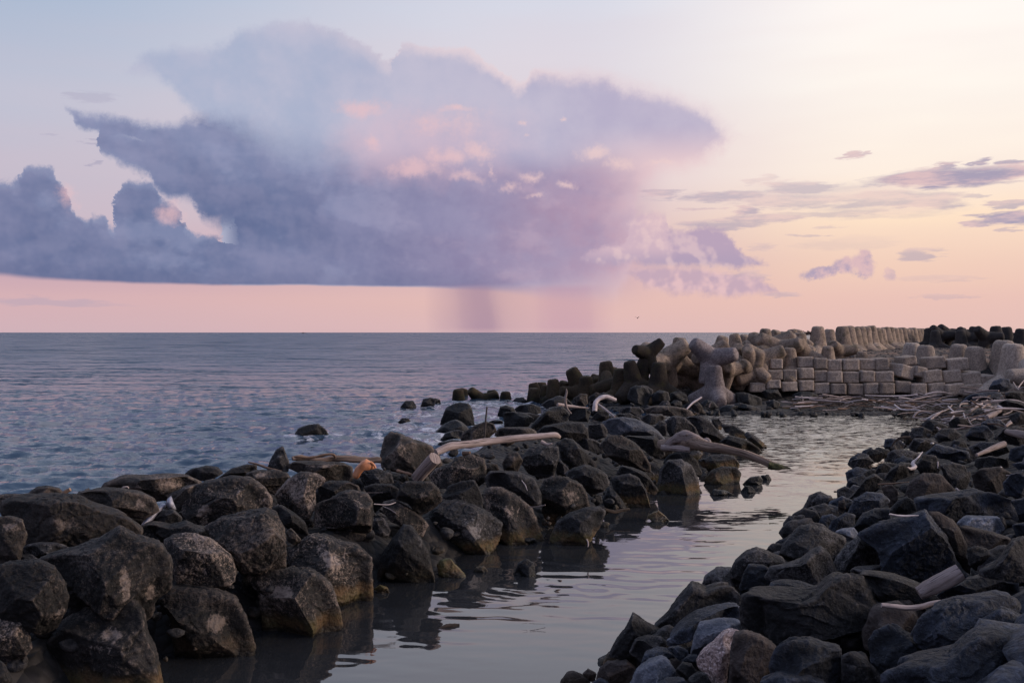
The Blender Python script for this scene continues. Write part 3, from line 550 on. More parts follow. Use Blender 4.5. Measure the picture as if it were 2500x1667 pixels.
# ---------------------------------------------------------------- traced stones
# crop bank material angularity flag ; outline # label (flag w: meets the water at its foot, b: set back, n: set forward)
ROCKS = '''
A L tan .2 - ;-60,540 60,535 140,555 170,640 140,740 120,810 0,835 -60,830
A L tan .15 - ;0,450 80,415 200,410 350,405 480,415 560,450 650,480 760,510 850,560 900,600 880,640 700,650 600,700 520,720 300,700 160,690 150,570 0,530 # very long humped grey-brown boulder lying below the pale ridge stones
A L tan .3 b ;-60,410 60,398 180,400 200,440 100,470 -60,520
A L tan .2 b ;160,400 230,355 300,346 370,360 400,400 330,415 200,412
A L tan .4 b ;610,365 650,325 760,290 900,288 1050,280 1170,280 1220,310 1270,330 1150,370 1050,420 950,440 800,400 620,400 # long pale tan ridge boulder with a level top against the sea
A L tan .3 - ;440,400 600,370 700,365 800,375 900,395 960,430 990,480 900,540 820,530 700,490 560,440
A L char .4 b ;1140,270 1200,240 1280,222 1350,230 1385,265 1300,310 1200,300
A L brown .4 b ;1340,300 1440,240 1530,215 1590,215 1600,260 1500,290 1400,310
A L brown .3 - ;1120,480 1150,380 1230,330 1350,310 1440,290 1560,300 1650,360 1700,430 1690,490 1600,520 1450,560 1330,570 1250,600 1160,550 # big round boulder with a worn brown hollow, right of the torn plastic sheet
A L tan .3 b ;1010,470 1050,400 1150,350 1250,325 1220,420 1120,480 1060,520
A L char .5 - ;940,560 1000,500 1080,490 1130,540 1120,590 1000,600
A L brown .3 - ;840,640 870,590 950,575 1050,600 1160,570 1230,600 1350,620 1340,700 1100,720 900,680
A L brown .2 - ;1270,600 1350,550 1500,520 1650,490 1720,520 1760,600 1779,700 1775,830 1720,860 1600,870 1500,860 1440,800 1400,720 1300,660
A L brown .15 - ;1020,680 1080,640 1200,635 1300,660 1370,720 1430,780 1475,860 1430,930 1350,980 1280,990 1150,960 1080,900 1050,800 1010,740 # grey-speckled pitted boulder above the two waterline boulders
A L brown .3 - ;240,790 350,760 480,740 620,680 750,600 850,660 1000,700 1060,790 1075,880 1060,950 970,1010 950,1100 900,1150 800,1100 600,1120 440,1130 400,1000 300,880 # huge black boulder with two pale brown scars down its face
A L char .3 - ;140,720 250,700 350,705 450,735 400,760 250,765 150,760
A L char .2 - ;90,810 130,775 200,772 240,800 200,830
A L brown .15 - ;-60,840 100,820 250,815 340,850 400,930 430,1010 410,1090 360,1180 250,1230 150,1200 50,1150 -60,1120
A L brown .2 - ;-60,1150 60,1150 140,1180 180,1250 200,1330 150,1390 60,1420 -60,1440
A L brown .35 w ;200,1400 300,1280 420,1190 600,1090 770,1010 840,1040 890,1130 920,1250 970,1350 1020,1470 940,1530 820,1597 500,1660 220,1640 180,1500 # largest boulder at the channel, wedge-backed with an ochre foot
A L brown .2 - ;-60,1400 20,1440 70,1520 80,1600 60,1680 -60,1680
A L brown .35 w ;990,1010 1050,965 1200,980 1350,1000 1470,1050 1530,1150 1590,1240 1580,1310 1500,1360 1350,1400 1290,1440 1200,1370 1080,1290 1050,1150 980,1060 # boulder with a white scuffed patch and mossy ochre foot
A L char .4 b ;900,1160 980,1010 1060,1100 1100,1300 1050,1430 950,1300
A L char .5 b ;1430,900 1520,870 1580,900 1600,1000 1560,1100 1480,1050 1400,960
B L brown .4 w ;0,1150 80,1120 250,1115 400,1125 480,1160 540,1230 590,1310 605,1390 550,1430 350,1480 200,1535 130,1500 100,1400 70,1250 20,1190 # flat-topped boulder with a whitish smear and ochre waterline band
B L char .5 b ;130,485 160,420 200,370 232,350 250,400 272,450 265,500 200,510 # black fin-shaped rock pointing up against the sea
B L brown .7 - ;0,520 60,505 200,505 260,520 290,560 240,620 180,645 100,620 0,555
B L tan .6 - ;240,480 300,450 450,445 600,455 660,480 670,540 640,575 500,570 350,520
B L brown .3 - ;180,640 260,560 340,515 440,520 500,560 470,600 430,600 435,700 400,780 340,790 280,730 200,690
B L brown .5 - ;440,600 520,570 640,575 700,600 720,640 600,640 540,690 460,680
B L brown .3 - ;420,780 440,710 520,680 580,640 650,625 760,650 790,700 790,780 780,870 700,870 560,850 430,840
B L char .7 - ;160,730 220,720 300,770 370,820 395,900 350,920 290,880 200,800
B L tan .4 - ;250,880 280,862 310,890 345,930 300,960 260,940
B L brown .45 w ;260,1000 340,940 400,905 500,920 600,960 700,980 780,1040 790,1150 780,1290 700,1345 640,1310 580,1220 500,1150 400,1110 280,1110 # tilted boulder with a tan scraped slab face and green tip at the water
B L tan .4 b ;400,890 500,865 650,870 750,890 775,960 770,1010 650,970 500,930
B L char .5 w ;800,1150 830,1050 900,950 980,840 1030,850 1090,930 1130,1000 1170,1080 1180,1140 1110,1200 1050,1215 950,1180 820,1180 # steep pointed boulder with yellow-green weed round its foot
B L brown .5 - ;850,700 920,680 1000,730 1080,780 1135,830 1100,900 1060,900 1000,840 900,800 850,760
B L char .5 b ;760,900 800,800 860,800 900,870 870,950 800,960
B L brown .4 - ;960,600 990,575 1150,575 1200,620 1220,680 1150,740 1090,770 1040,730 1000,690 930,670
B L char .4 b ;730,610 800,590 900,590 950,620 940,670 860,700 800,760 780,680
B L char .5 - ;700,540 740,490 820,495 900,520 920,570 860,600 740,590
B L tan .5 - ;835,440 840,360 860,290 900,260 960,280 1060,320 1150,350 1200,400 1220,450 1180,470 1100,490 1020,520 930,490 840,465 # peaked tan boulder standing up above the ridge between the two bleached logs
B L brown .5 - ;1140,520 1180,490 1260,470 1320,420 1400,405 1480,430 1495,480 1490,560 1430,600 1330,590 1200,600 1150,560
B L char .4 - ;1220,660 1260,600 1340,570 1420,565 1450,620 1475,680 1470,750 1400,720 1280,690
B L char .3 - ;1125,790 1160,730 1220,690 1320,680 1420,720 1520,770 1600,830 1580,900 1545,970 1480,1030 1350,1075 1250,1040 1180,960 1130,870 # big rough egg-shaped boulder with silvery crinkled faces
B L brown .35 w ;1470,650 1500,610 1580,610 1680,660 1779,740 1830,810 1870,900 1850,960 1720,960 1640,930 1560,840 1480,740
B L char .3 - ;1480,560 1510,512 1600,510 1700,520 1790,560 1830,620 1840,690 1780,720 1700,680 1600,620 1500,600
B L moss .6 w ;1185,1090 1210,1060 1270,1050 1300,1090 1370,1130 1340,1160 1280,1170 1200,1140
B L tan .1 w ;1405,1120 1430,1102 1480,1100 1505,1118 1460,1135
B L moss .3 w ;790,1240 830,1215 880,1230 895,1250 850,1265
B L wet .4 w ;1665,1120 1690,1080 1740,1050 1790,1080 1800,1150 1720,1160
B S wet .4 s ;290,272 330,240 390,220 450,215 490,245 515,268 400,285 # low black rock alone in the open water, sea washing round it
B S wet .2 s ;1200,195 1240,120 1300,85 1380,85 1405,120 1425,215 1330,222 1240,215 # big smooth black boulder standing in the surf
B S wet .5 s ;1175,250 1240,210 1300,188 1340,210 1400,245 1330,262 1250,262
B S wet .5 s ;1205,300 1240,270 1300,252 1350,260 1350,290 1280,305
B S wet .5 s ;1170,360 1200,330 1280,315 1350,320 1300,350 1200,365
B S wet .4 s ;945,195 970,178 1010,180 1025,195 980,200
B L brown .4 - ;1330,290 1350,265 1420,225 1490,200 1540,215 1560,260 1500,300 1340,325
B S wet .4 s ;958,98 990,72 1040,72 1060,95 1040,114 980,114
B S wet .4 s ;1078,104 1100,60 1150,52 1180,66 1170,98 1090,108
B S wet .4 s ;1150,66 1175,54 1205,66 1208,82 1160,84
F S wet .5 s ;880,720 910,645 960,635 1020,655 1060,700 1050,735 930,745
F S wet .4 s ;1030,665 1080,635 1170,625 1240,650 1250,685 1150,705 1060,705
F S wet .6 s ;940,700 1050,700 1150,705 1240,720 1180,780 1080,815 945,815
F S wet .6 s ;370,840 440,800 520,760 560,755 620,790 670,835 560,845 # crinkled wet rock awash below the big surf boulder
F S wet .5 s ;1000,600 1040,575 1100,570 1150,600 1080,612
F L wet .6 - ;1700,560 1760,530 1840,560 1870,600 1780,620 1710,600
F L brown .5 - ;1510,580 1570,540 1620,550 1630,610 1600,650 1530,620
F L wet .6 - ;1640,640 1700,600 1750,620 1740,680 1680,690
F L wet .5 - ;820,770 870,755 935,765 930,785 850,785
C L wet .5 - ;90,340 150,330 250,340 330,380 280,430 100,445
C L wet .5 - ;300,430 380,350 440,300 540,285 600,340 580,390 480,410 380,470 320,460
C L wet .5 - ;380,270 430,240 520,205 580,230 620,270 640,300 540,300 440,310
C L char .4 - ;340,480 400,440 540,415 700,420 740,460 745,520 700,560 560,530 400,500
C L brown .4 - ;20,500 60,455 180,448 290,450 340,480 350,515 200,520 40,520
C L char .4 - ;740,430 850,420 890,470 880,510 800,540 740,520
C L grey .1 - ;840,415 900,380 1000,368 1100,385 1180,420 1280,470 1340,530 1330,560 1200,530 1080,510 950,500 880,470 # smooth whale-backed boulder with a blue-grey sheen
C L char .5 - ;510,560 560,530 620,540 680,600 750,660 810,720 800,750 700,750 600,740 530,680
C L char .5 b ;650,560 700,530 780,540 850,580 860,640 800,640 700,600
C L brown .5 - ;820,590 900,510 1000,510 1080,560 1150,620 1220,720 1215,780 1100,740 1000,730 900,660
C L char .5 b ;1010,510 1120,520 1250,515 1310,570 1330,650 1290,680 1200,640 1100,560
C L char .7 - ;210,700 300,600 430,590 510,600 515,680 480,810 380,830 280,780 # dark square-faced boulder beneath the end of the long bleached log
C L tan .4 b ;80,720 120,650 200,640 240,700 200,780 100,790
C L char .2 - ;560,800 620,760 720,735 820,770 880,810 905,860 850,930 760,955 700,900 600,850
C L brown .3 - ;380,930 400,850 470,820 580,830 680,880 730,950 760,1060 650,1110 540,1150 430,1180 390,1080 # boulder with rust-streaked white crinkles on its face
C L char .5 w ;440,1240 500,1170 600,1110 720,1070 820,1060 880,1090 850,1170 760,1250 660,1310 600,1350 470,1330
C L char .5 w ;910,850 960,820 1060,800 1130,840 1180,920 1220,1010 1210,1050 1100,1070 1040,1060 980,970
C L char .4 - ;950,810 990,740 1080,760 1180,800 1240,860 1280,920 1250,960 1180,920 1060,820
C L char .3 w ;1260,880 1290,770 1350,700 1450,690 1530,740 1580,830 1600,920 1540,950 1440,965 1320,950
C L char .4 - ;1310,720 1350,660 1430,635 1500,640 1570,700 1615,780 1590,830 1540,740 1450,690
C L char .4 w ;1620,820 1680,780 1760,750 1880,755 1915,800 1890,860 1780,880 1650,850
C L char .4 b ;1580,700 1700,660 1800,660 1860,670 1900,720 1890,760 1760,750 1640,800
C L char .6 - ;1330,400 1390,360 1480,370 1560,450 1600,520 1500,540 1380,520 1340,460
C L char .4 - ;1480,370 1600,360 1680,410 1740,470 1800,520 1760,560 1680,570 1600,500 1540,430
C L char .5 - ;1680,390 1740,380 1770,420 1760,465 1700,450
C L char .6 - ;1760,430 1850,430 1940,480 1960,530 1860,520 1780,470
C L char .7 - ;1930,500 1960,480 2040,530 2100,580 2130,630 2080,640 1990,580 # last slab of the spit, tapering into the channel
C L char .6 - ;1740,560 1820,510 1940,540 2050,600 2070,640 1950,610 1820,590
C L brown .4 - ;1150,310 1250,285 1400,290 1500,310 1540,350 1440,370 1320,350 1200,330
C L char .5 - ;980,310 1050,290 1130,295 1170,330 1120,360 1000,340
C L char .5 - ;1140,380 1200,345 1300,350 1340,380 1240,420 1180,430
C L wet .5 - ;620,300 700,290 760,330 740,400 600,390 560,350
C L char .5 - ;1240,450 1290,400 1340,420 1340,510 1280,500
C L char .5 - ;820,320 900,330 900,380 840,400 760,380
C L char .5 - ;950,350 1060,340 1130,380 1150,400 1000,390
C L char .5 - ;640,230 680,195 730,195 740,260 700,290 640,270
C L brown .5 - ;740,220 800,180 860,200 840,260 760,270
C L char .5 - ;1050,180 1100,130 1180,130 1240,170 1200,250 1100,260 1040,220
C L moss .8 w ;1190,1130 1240,1100 1280,1088 1320,1120 1380,1155 1310,1170 1240,1150 # small mossy green rock standing alone in the channel
C L wet .4 w ;1660,960 1700,925 1780,932 1860,952 1700,970
C L wet .5 w ;1900,935 1940,895 1990,900 2025,925 1980,950 1930,952
C L wet .5 w ;1920,865 1980,830 2050,820 2080,850 2060,890 1980,885
C L wet .5 w ;2060,820 2120,810 2140,835 2090,852
C L wet .4 w ;180,1330 250,1290 330,1300 360,1330 260,1345
C L wet .4 - ;850,1000 900,900 970,960 1040,1060 980,1080 870,1070
C L wet .4 - ;770,1000 790,960 840,970 850,1020 800,1050
C L char .5 - ;480,720 530,700 590,760 570,800 500,810
G L wet .6 - ;150,960 180,880 260,850 380,880 420,960 380,1060 250,1060
G L wet .6 - ;630,760 700,690 780,690 870,740 920,800 800,850 660,830
G L wet .6 - ;640,940 740,910 830,960 850,1040 700,1060 620,1020
G L wet .6 - ;740,880 850,850 960,860 1000,940 860,950
G L wet .6 - ;860,740 930,690 1040,700 1060,760 980,800
G L wet .6 - ;740,640 780,600 840,610 850,680 760,690
G L wet .6 - ;620,690 680,620 740,650 740,690 640,740
G L wet .6 - ;1260,740 1330,730 1380,780 1360,880 1270,860
G L blue .6 - ;1330,850 1400,840 1480,900 1440,930 1340,920
G L wet .6 - ;1390,940 1480,930 1560,950 1680,990 1700,1080 1560,1100 1420,1050
G L wet .6 - ;1690,920 1760,890 1880,900 1920,980 1840,1020 1720,990
G L wet .6 - ;2040,960 2140,920 2280,930 2352,980 2200,1000 2060,1010
G L brown .7 - ;860,1040 940,1020 1000,1080 1040,1160 960,1160 880,1100
G L wet .6 - ;980,1060 1060,1010 1140,1040 1200,1100 1120,1120
G L wet .5 - ;1200,1110 1300,1070 1420,1080 1480,1130 1330,1165 1220,1165
G L wet .5 - ;2050,1010 2110,985 2150,1020 2100,1050
G L wet .5 - ;1380,1070 1450,1050 1560,1080 1640,1100 1700,1145 1500,1155
G L wet .5 - ;420,960 520,900 620,930 640,1010 560,1060 440,1060
G L wet .5 - ;380,880 470,860 560,880 540,930 430,950
G L wet .5 - ;1740,1040 1830,1010 1900,1050 1880,1110 1760,1110
G L wet .5 - ;1280,950 1350,930 1400,980 1380,1040 1290,1030
D R red .6 - ;205,1560 250,1500 320,1485 370,1505 420,1550 450,1620 200,1640
D R red .7 - ;370,1500 410,1462 475,1500 460,1550 400,1550
D R red .5 - ;470,1520 500,1450 560,1405 650,1420 700,1410 770,1460 770,1500 700,1560 480,1570
D R char .6 b ;515,1420 560,1345 640,1340 730,1380 795,1440 780,1480 700,1420 560,1410
D R char .8 - ;560,1340 620,1240 690,1170 740,1060 800,1100 900,1160 1010,1215 1000,1260 860,1240 740,1310 700,1370 640,1355 # upright triangular rock at the water's edge of the dark bank
D R char .5 - ;715,1330 760,1250 850,1225 950,1225 1010,1280 960,1320 860,1350 800,1400
D R blue .6 - ;795,1440 830,1350 920,1315 1000,1320 1060,1370 1090,1410 1050,1460 990,1400 900,1390 830,1430
D R grey .4 - ;690,1600 770,1480 860,1420 970,1375 1000,1390 1060,1470 1070,1510 980,1550 900,1600 780,1640 # light grey smooth stone among the low rocks at the frame edge
D R char .8 - ;890,1150 910,1090 1000,1030 1090,930 1180,845 1230,855 1290,890 1400,855 1480,855 1535,920 1530,990 1400,1010 1250,1050 1100,1110 1010,1195 950,1180 # jagged long-backed rock jutting over the channel
D R blue .6 - ;1010,1200 1080,1120 1200,1060 1400,1010 1530,990 1560,1060 1540,1100 1300,1115 1210,1150 1130,1220 1050,1240
D R grey .4 - ;1170,1340 1190,1220 1230,1130 1320,1120 1430,1100 1550,1110 1545,1180 1480,1180 1380,1250 1240,1370 # smooth blue-grey stone tucked behind the speckled granite
D R granite .4 n ;1210,1390 1240,1350 1340,1270 1420,1190 1500,1170 1545,1185 1500,1220 1470,1300 1450,1400 1440,1560 1340,1540 1230,1430 # pale pinkish speckled granite rock, the only one on the dark bank
D R red .7 - ;1460,1500 1465,1340 1490,1210 1560,1185 1680,1220 1760,1270 1810,1310 1780,1400 1750,1500 1640,1560 1500,1640 1440,1620
E R blue .5 - ;-60,1440 -20,1350 50,1310 180,1300 300,1340 390,1350 405,1450 380,1560 250,1620 -40,1600
D R blue .6 n ;1000,1310 1080,1295 1150,1330 1160,1360 1090,1390
D R blue .4 - ;1100,1400 1160,1360 1220,1365 1230,1430 1150,1430
D R char .5 - ;1060,1470 1110,1415 1180,1430 1220,1480 1150,1530 1080,1530
D R char .5 - ;1150,1540 1220,1490 1290,1500 1330,1580 1200,1610
D R grey .5 - ;990,1250 1040,1225 1120,1240 1130,1270 1070,1290 1000,1285
D R blue .5 - ;890,1600 980,1545 1120,1540 1200,1610 1000,1650
D R blue .5 - ;430,1580 500,1535 560,1560 600,1640 440,1640
D R char .5 - ;1455,730 1500,660 1580,600 1660,572 1740,600 1860,650 1890,690 1800,740 1720,720 1600,700 1540,770 1530,850 1470,830
D R blue .5 - ;1530,850 1560,760 1600,690 1720,700 1780,740 1770,820 1740,900 1600,885 1540,920
D R blue .6 - ;1730,880 1760,830 1860,810 1980,820 2123,860 2090,905 1960,920 1800,915
E R char .6 - ;-90,900 -40,840 60,830 130,810 200,760 270,725 320,770 365,870 360,910 250,970 80,940
E R char .4 - ;0,760 50,670 120,605 200,588 290,610 370,650 430,680 380,740 340,790 270,720 200,760 130,810 60,800 # domed boulder with a lit crown at the channel's edge on the dark bank
E R char .8 - ;-230,1020 -180,1000 0,1025 150,1030 240,1010 330,920 430,890 520,900 560,960 620,1060 690,1140 720,1200 640,1230 580,1290 480,1340 400,1345 200,1310 0,1330 -100,1330 -220,1250 -235,1150 # massive flat-topped quarry block with a broad black front face
E R char .7 - ;340,800 400,740 500,650 600,630 640,760 640,850 450,860 350,860
E R blue .7 b ;480,650 600,585 800,545 910,495 960,560 1040,650 1110,780 1190,890 1160,920 1050,870 880,970 740,940 650,860 620,740 # huge dark quarry block peaked at the top, biggest stone of the right-hand bank
E R red .8 b ;920,500 1000,515 1080,555 1140,640 1175,700 1170,790 1200,880 1100,800 1030,650
E R char .7 - ;480,890 600,895 720,910 850,960 980,1010 1040,1045 900,1070 700,1070 640,1060 560,960
E R char .6 - ;440,870 480,850 640,840 690,860 680,905 560,905 460,900
E R blue .6 - ;820,1240 880,1150 960,1100 1100,1060 1250,1040 1400,1020 1480,1040 1525,1100 1450,1140 1320,1160 1220,1230 1150,1320 1060,1400 1000,1390 850,1290
E R blue .6 b ;980,1010 1060,960 1160,920 1300,900 1400,910 1450,950 1490,930 1500,1000 1350,1040 1200,1050 1120,1070 1020,1050
E R blue .8 - ;560,1300 600,1240 690,1200 760,1240 860,1310 940,1360 1020,1410 880,1440 760,1460 640,1480 570,1400 # wedge rock with a flat light top between two dark hollows
E R blue .5 - ;640,1500 760,1460 900,1430 1050,1400 1150,1320 1240,1260 1340,1250 1450,1280 1600,1380 1650,1640 1100,1700 640,1680 # enormous blue-black boulder filling the frame corner
E R blue .6 - ;1150,1320 1180,1250 1280,1160 1380,1105 1450,1130 1525,1180 1620,1240 1620,1360 1450,1300 1330,1260 1220,1280
E R char .6 - ;390,1400 440,1370 540,1430 600,1480 640,1540 640,1620 390,1620
E R blue .4 - ;-120,1560 0,1520 200,1530 300,1567 320,1660 -100,1660
E R red .7 - ;780,400 820,320 900,270 1010,275 1060,330 1110,380 1000,405 880,420 820,430
E R blue .4 - ;830,430 950,410 1100,390 1220,375 1330,390 1450,430 1480,500 1490,560 1400,580 1200,560 1000,520 860,500 # very broad low blue-grey boulder above the peaked quarry block
E R grey .3 - ;1100,580 1150,535 1250,535 1370,540 1410,600 1380,650 1300,650 1180,610
E R red .8 - ;1120,590 1200,610 1330,640 1450,680 1420,730 1380,780 1280,730 1170,690 # plain brown sloping slab beside the peaked quarry block
E R char .6 - ;1170,740 1220,715 1300,740 1370,790 1300,850 1220,860 1180,820
E R char .5 - ;1380,780 1450,680 1530,660 1600,700 1620,900 1480,920 1380,900 1250,890 1240,850 1320,840
E R blue .5 - ;1440,440 1530,420 1620,450 1620,560 1500,560 1470,480
E R blue .6 - ;1450,590 1540,570 1620,600 1620,680 1480,660
E R char .6 b ;410,440 470,380 540,300 600,270 650,310 620,350 560,400 430,450
E R blue .6 - ;410,540 470,430 550,385 650,395 700,440 640,480 530,520
E R blue .5 - ;310,600 340,555 420,515 480,530 470,580 380,600 340,640
E R red .5 - ;372,500 372,440 410,430 420,480 395,510
E R blue .5 - ;460,600 520,520 600,485 690,490 700,560 600,600 520,640
E R char .7 - ;690,500 740,440 800,410 840,440 860,500 760,520
E R red .6 - ;640,350 700,335 740,370 740,430 690,470 660,400
E R grey .5 - ;350,630 400,610 470,605 500,640 470,670 430,680
E R char .5 - ;600,260 620,220 660,200 700,230 690,270 640,300
E R char .6 - ;670,190 680,140 730,118 820,130 890,150 860,190 760,195
E R char .6 - ;650,300 700,240 760,200 830,210 850,260 780,290 700,310
E R char .6 - ;850,220 900,150 980,160 1010,230 980,290 900,270
E R blue .7 - ;900,150 980,85 1080,110 1180,130 1190,170 1080,180 980,160
E R char .4 - ;1000,220 1080,200 1160,220 1190,300 1170,350 1090,350 1040,300
E R red .5 - ;1200,280 1250,240 1380,230 1450,270 1400,340 1340,400 1220,360
E R blue .4 - ;1390,330 1440,270 1540,240 1620,260 1620,400 1500,420 1410,390
E R char .6 - ;810,100 840,50 920,50 1000,80 980,110 900,130 820,125
E R char .6 - ;1180,110 1260,70 1400,80 1440,130 1350,160 1230,160
E R char .7 - ;440,190 560,160 600,200 520,230 450,225
E R char .6 - ;1040,130 1090,60 1160,70 1180,120 1100,140
E R blue .6 - ;1440,120 1520,90 1620,100 1620,190 1500,200 1430,170
E R char .6 - ;1230,180 1320,160 1420,180 1430,225 1300,235 1220,220
E R blue .6 - ;1450,210 1540,190 1620,210 1620,260 1500,250
E R char .6 - ;810,40 830,-10 900,-20 960,10 930,50 850,55
E R char .6 - ;970,40 1010,-10 1090,-10 1140,30 1080,60 1000,65
E R blue .6 - ;1160,30 1200,-20 1290,-30 1340,20 1290,60 1190,60
E R char .5 - ;1350,40 1400,-10 1480,-20 1600,0 1620,90 1500,90 1380,70
E R char .6 - ;1000,560 1040,540 1060,580 1030,600
H R blue .6 - ;1980,800 2030,730 2110,700 2200,710 2230,790 2150,830 2010,830 # blue-black boulder heaped against the end of the block wall
H R blue .5 - ;1700,930 1800,870 1950,840 2100,850 2150,900 2000,940 1820,960
H R char .5 - ;2150,850 2250,830 2400,850 2400,930 2250,950 2160,910
H R char .6 - ;1280,1180 1350,1130 1450,1150 1560,1200 1500,1260 1340,1250
H R char .6 - ;1560,1160 1640,1100 1740,1120 1800,1180 1700,1230 1580,1220
H R blue .6 - ;1900,1170 1980,1120 2100,1130 2170,1190 2050,1230 1920,1230
H R char .6 - ;2080,960 2180,920 2300,940 2400,980 2380,1040 2200,1040
H R char .6 - ;1800,1080 1880,1020 1960,1040 1960,1110 1860,1130
H R char .6 - ;2180,1100 2280,1050 2400,1060 2400,1160 2260,1180
'''
def load_rocks():
    k = 0
    for ln in ROCKS.strip().split('\n'):
        head, rest = ln.split(';'); c, bank, mat, ang, flag = head.split()
        poly, _, lab = rest.partition('#'); lab = lab.strip() or None
        pts = [sp(c, *map(float, q.split(','))) for q in poly.split()]
        P = np.array(pts); yb = P[:, 1].max(); cy = P[:, 1].mean(); cx = P[:, 0].mean(); w = np.ptp(P[:, 0]); h = np.ptp(P[:, 1]); k += 1
        under = 0
        if flag in 'ws':
            D = H * F / (yb - HY); D += .30 * math.sqrt(w * h) * D / F; under = .18 * h + 3
        else:
            yy = cy * .45 + yb * .55; D = depth(bank if bank != 'S' else 'L', cx, yy, .05)
            if flag == 'b': D += .25 * math.sqrt(w * h) * D / F + .25
            if flag == 'n': D -= .15
            under = .06 * h
        o = make_rock(pts, D, M[mat], k, min(.9, float(ang) + (.2 if bank != 'R' and float(ang) < .5 else .05)), 'boulder' if w * h > 2600 else 'rock', noun=lab, under=under)
        o['bank'] = bank; o['matk'] = mat
load_rocks()
# smaller stones lodged in the joints of the pile, set deep
def fillers():
    regs = [('L', [(0,1230),(450,1180),(900,1110),(1250,1030),(1560,1010),(1800,1075),(1700,1190),(1400,1310),(1100,1390),(850,1480),(560,1600),(400,1667),(0,1667)], 46, ('char','brown','wet')),
            ('R', [(1450,1667),(1700,1430),(1950,1280),(2100,1130),(2250,1020),(2500,960),(2500,1667)], 46, ('char','blue','red')),
            ('R', [(1850,1400),(1920,1300),(2010,1215),(2080,1150),(2150,1085),(2215,1035),(2290,1030),(2230,1120),(2130,1200),(2080,1300),(1950,1400)], 40, ('char','blue')),
            ('L', [(1560,1080),(1700,1090),(1830,1100),(1800,1150),(1720,1190),(1600,1225),(1520,1230)], 26, ('wet','char')),
            ('L', [(1330,975),(1500,950),(1700,950),(2080,960),(2060,990),(1800,1010),(1650,1020),(1350,1010)], 30, ('wet','char'))]
    for bank, poly, n, mats in regs:
        P = np.array(poly, float); got = 0; r = random.Random(len(poly) * 5)
        while got < n:
            px, py = r.uniform(P[:, 0].min(), P[:, 0].max()), r.uniform(P[:, 1].min(), P[:, 1].max()); ins = False
            for i in range(len(P)):
                (x1, y1), (x2, y2) = P[i], P[i - 1]
                if (y1 > py) != (y2 > py) and px < (x2 - x1) * (py - y1) / (y2 - y1) + x1: ins = not ins
            if not ins: continue
            got += 1; D = depth(bank, px, py, .22); s = r.uniform(.22, .42) * F / D; D += .3
            m_ = r.randint(6, 9); a0 = r.random() * 6
            pts = [(px + math.cos(a0 + 6.283 * i / m_) * s * r.uniform(.7, 1.15), py + math.sin(a0 + 6.283 * i / m_) * s * .72 * r.uniform(.7, 1.15)) for i in range(m_)]
            o = make_rock(pts, D, M[r.choice(mats)], 900 + got * 3 + ord(bank) + n * 31, r.choice((.3, .6, .8)), 'rock', level=4 if s > 18 else 3); o['bank'] = bank; o['matk'] = 'char'; o['fill'] = 1
fillers()
# ---------------------------------------------------------------- ground under the piles, seabed, harbour plateau
def inside(poly, x, y):
    ins = np.zeros(x.shape, bool); n = len(poly)
    for i in range(n):
        (x1, y1), (x2, y2) = poly[i], poly[i - 1]
        if y1 == y2: continue
        ins ^= ((y1 > y) != (y2 > y)) & (x < (x2 - x1) * (y - y1) / (y2 - y1) + x1)
    return ins
def pdist(poly, x, y, closed=True):
    d = np.full(x.shape, 1e9); n = len(poly)
    for i in range(n if closed else n - 1):
        a, b = np.array(poly[i], float), np.array(poly[(i + 1) % n], float); e = b - a
        t = np.clip(((x - a[0]) * e[0] + (y - a[1]) * e[1]) / (e @ e), 0, 1)
        d = np.minimum(d, np.hypot(x - a[0] - t * e[0], y - a[1] - t * e[1]))
    return d
PLAT = [(14.6, 59.6), (60, 59.6), (300, 60), (300, 400), (140, 300), (62, 150), (46, 118), (31, 93), (20, 76), (12, 66), (9, 61)]
TONGUE = [(4, 50), (12, 47), (20, 47), (30, 47), (60, 40), (60, 62), (9, 62), (3, 58)]
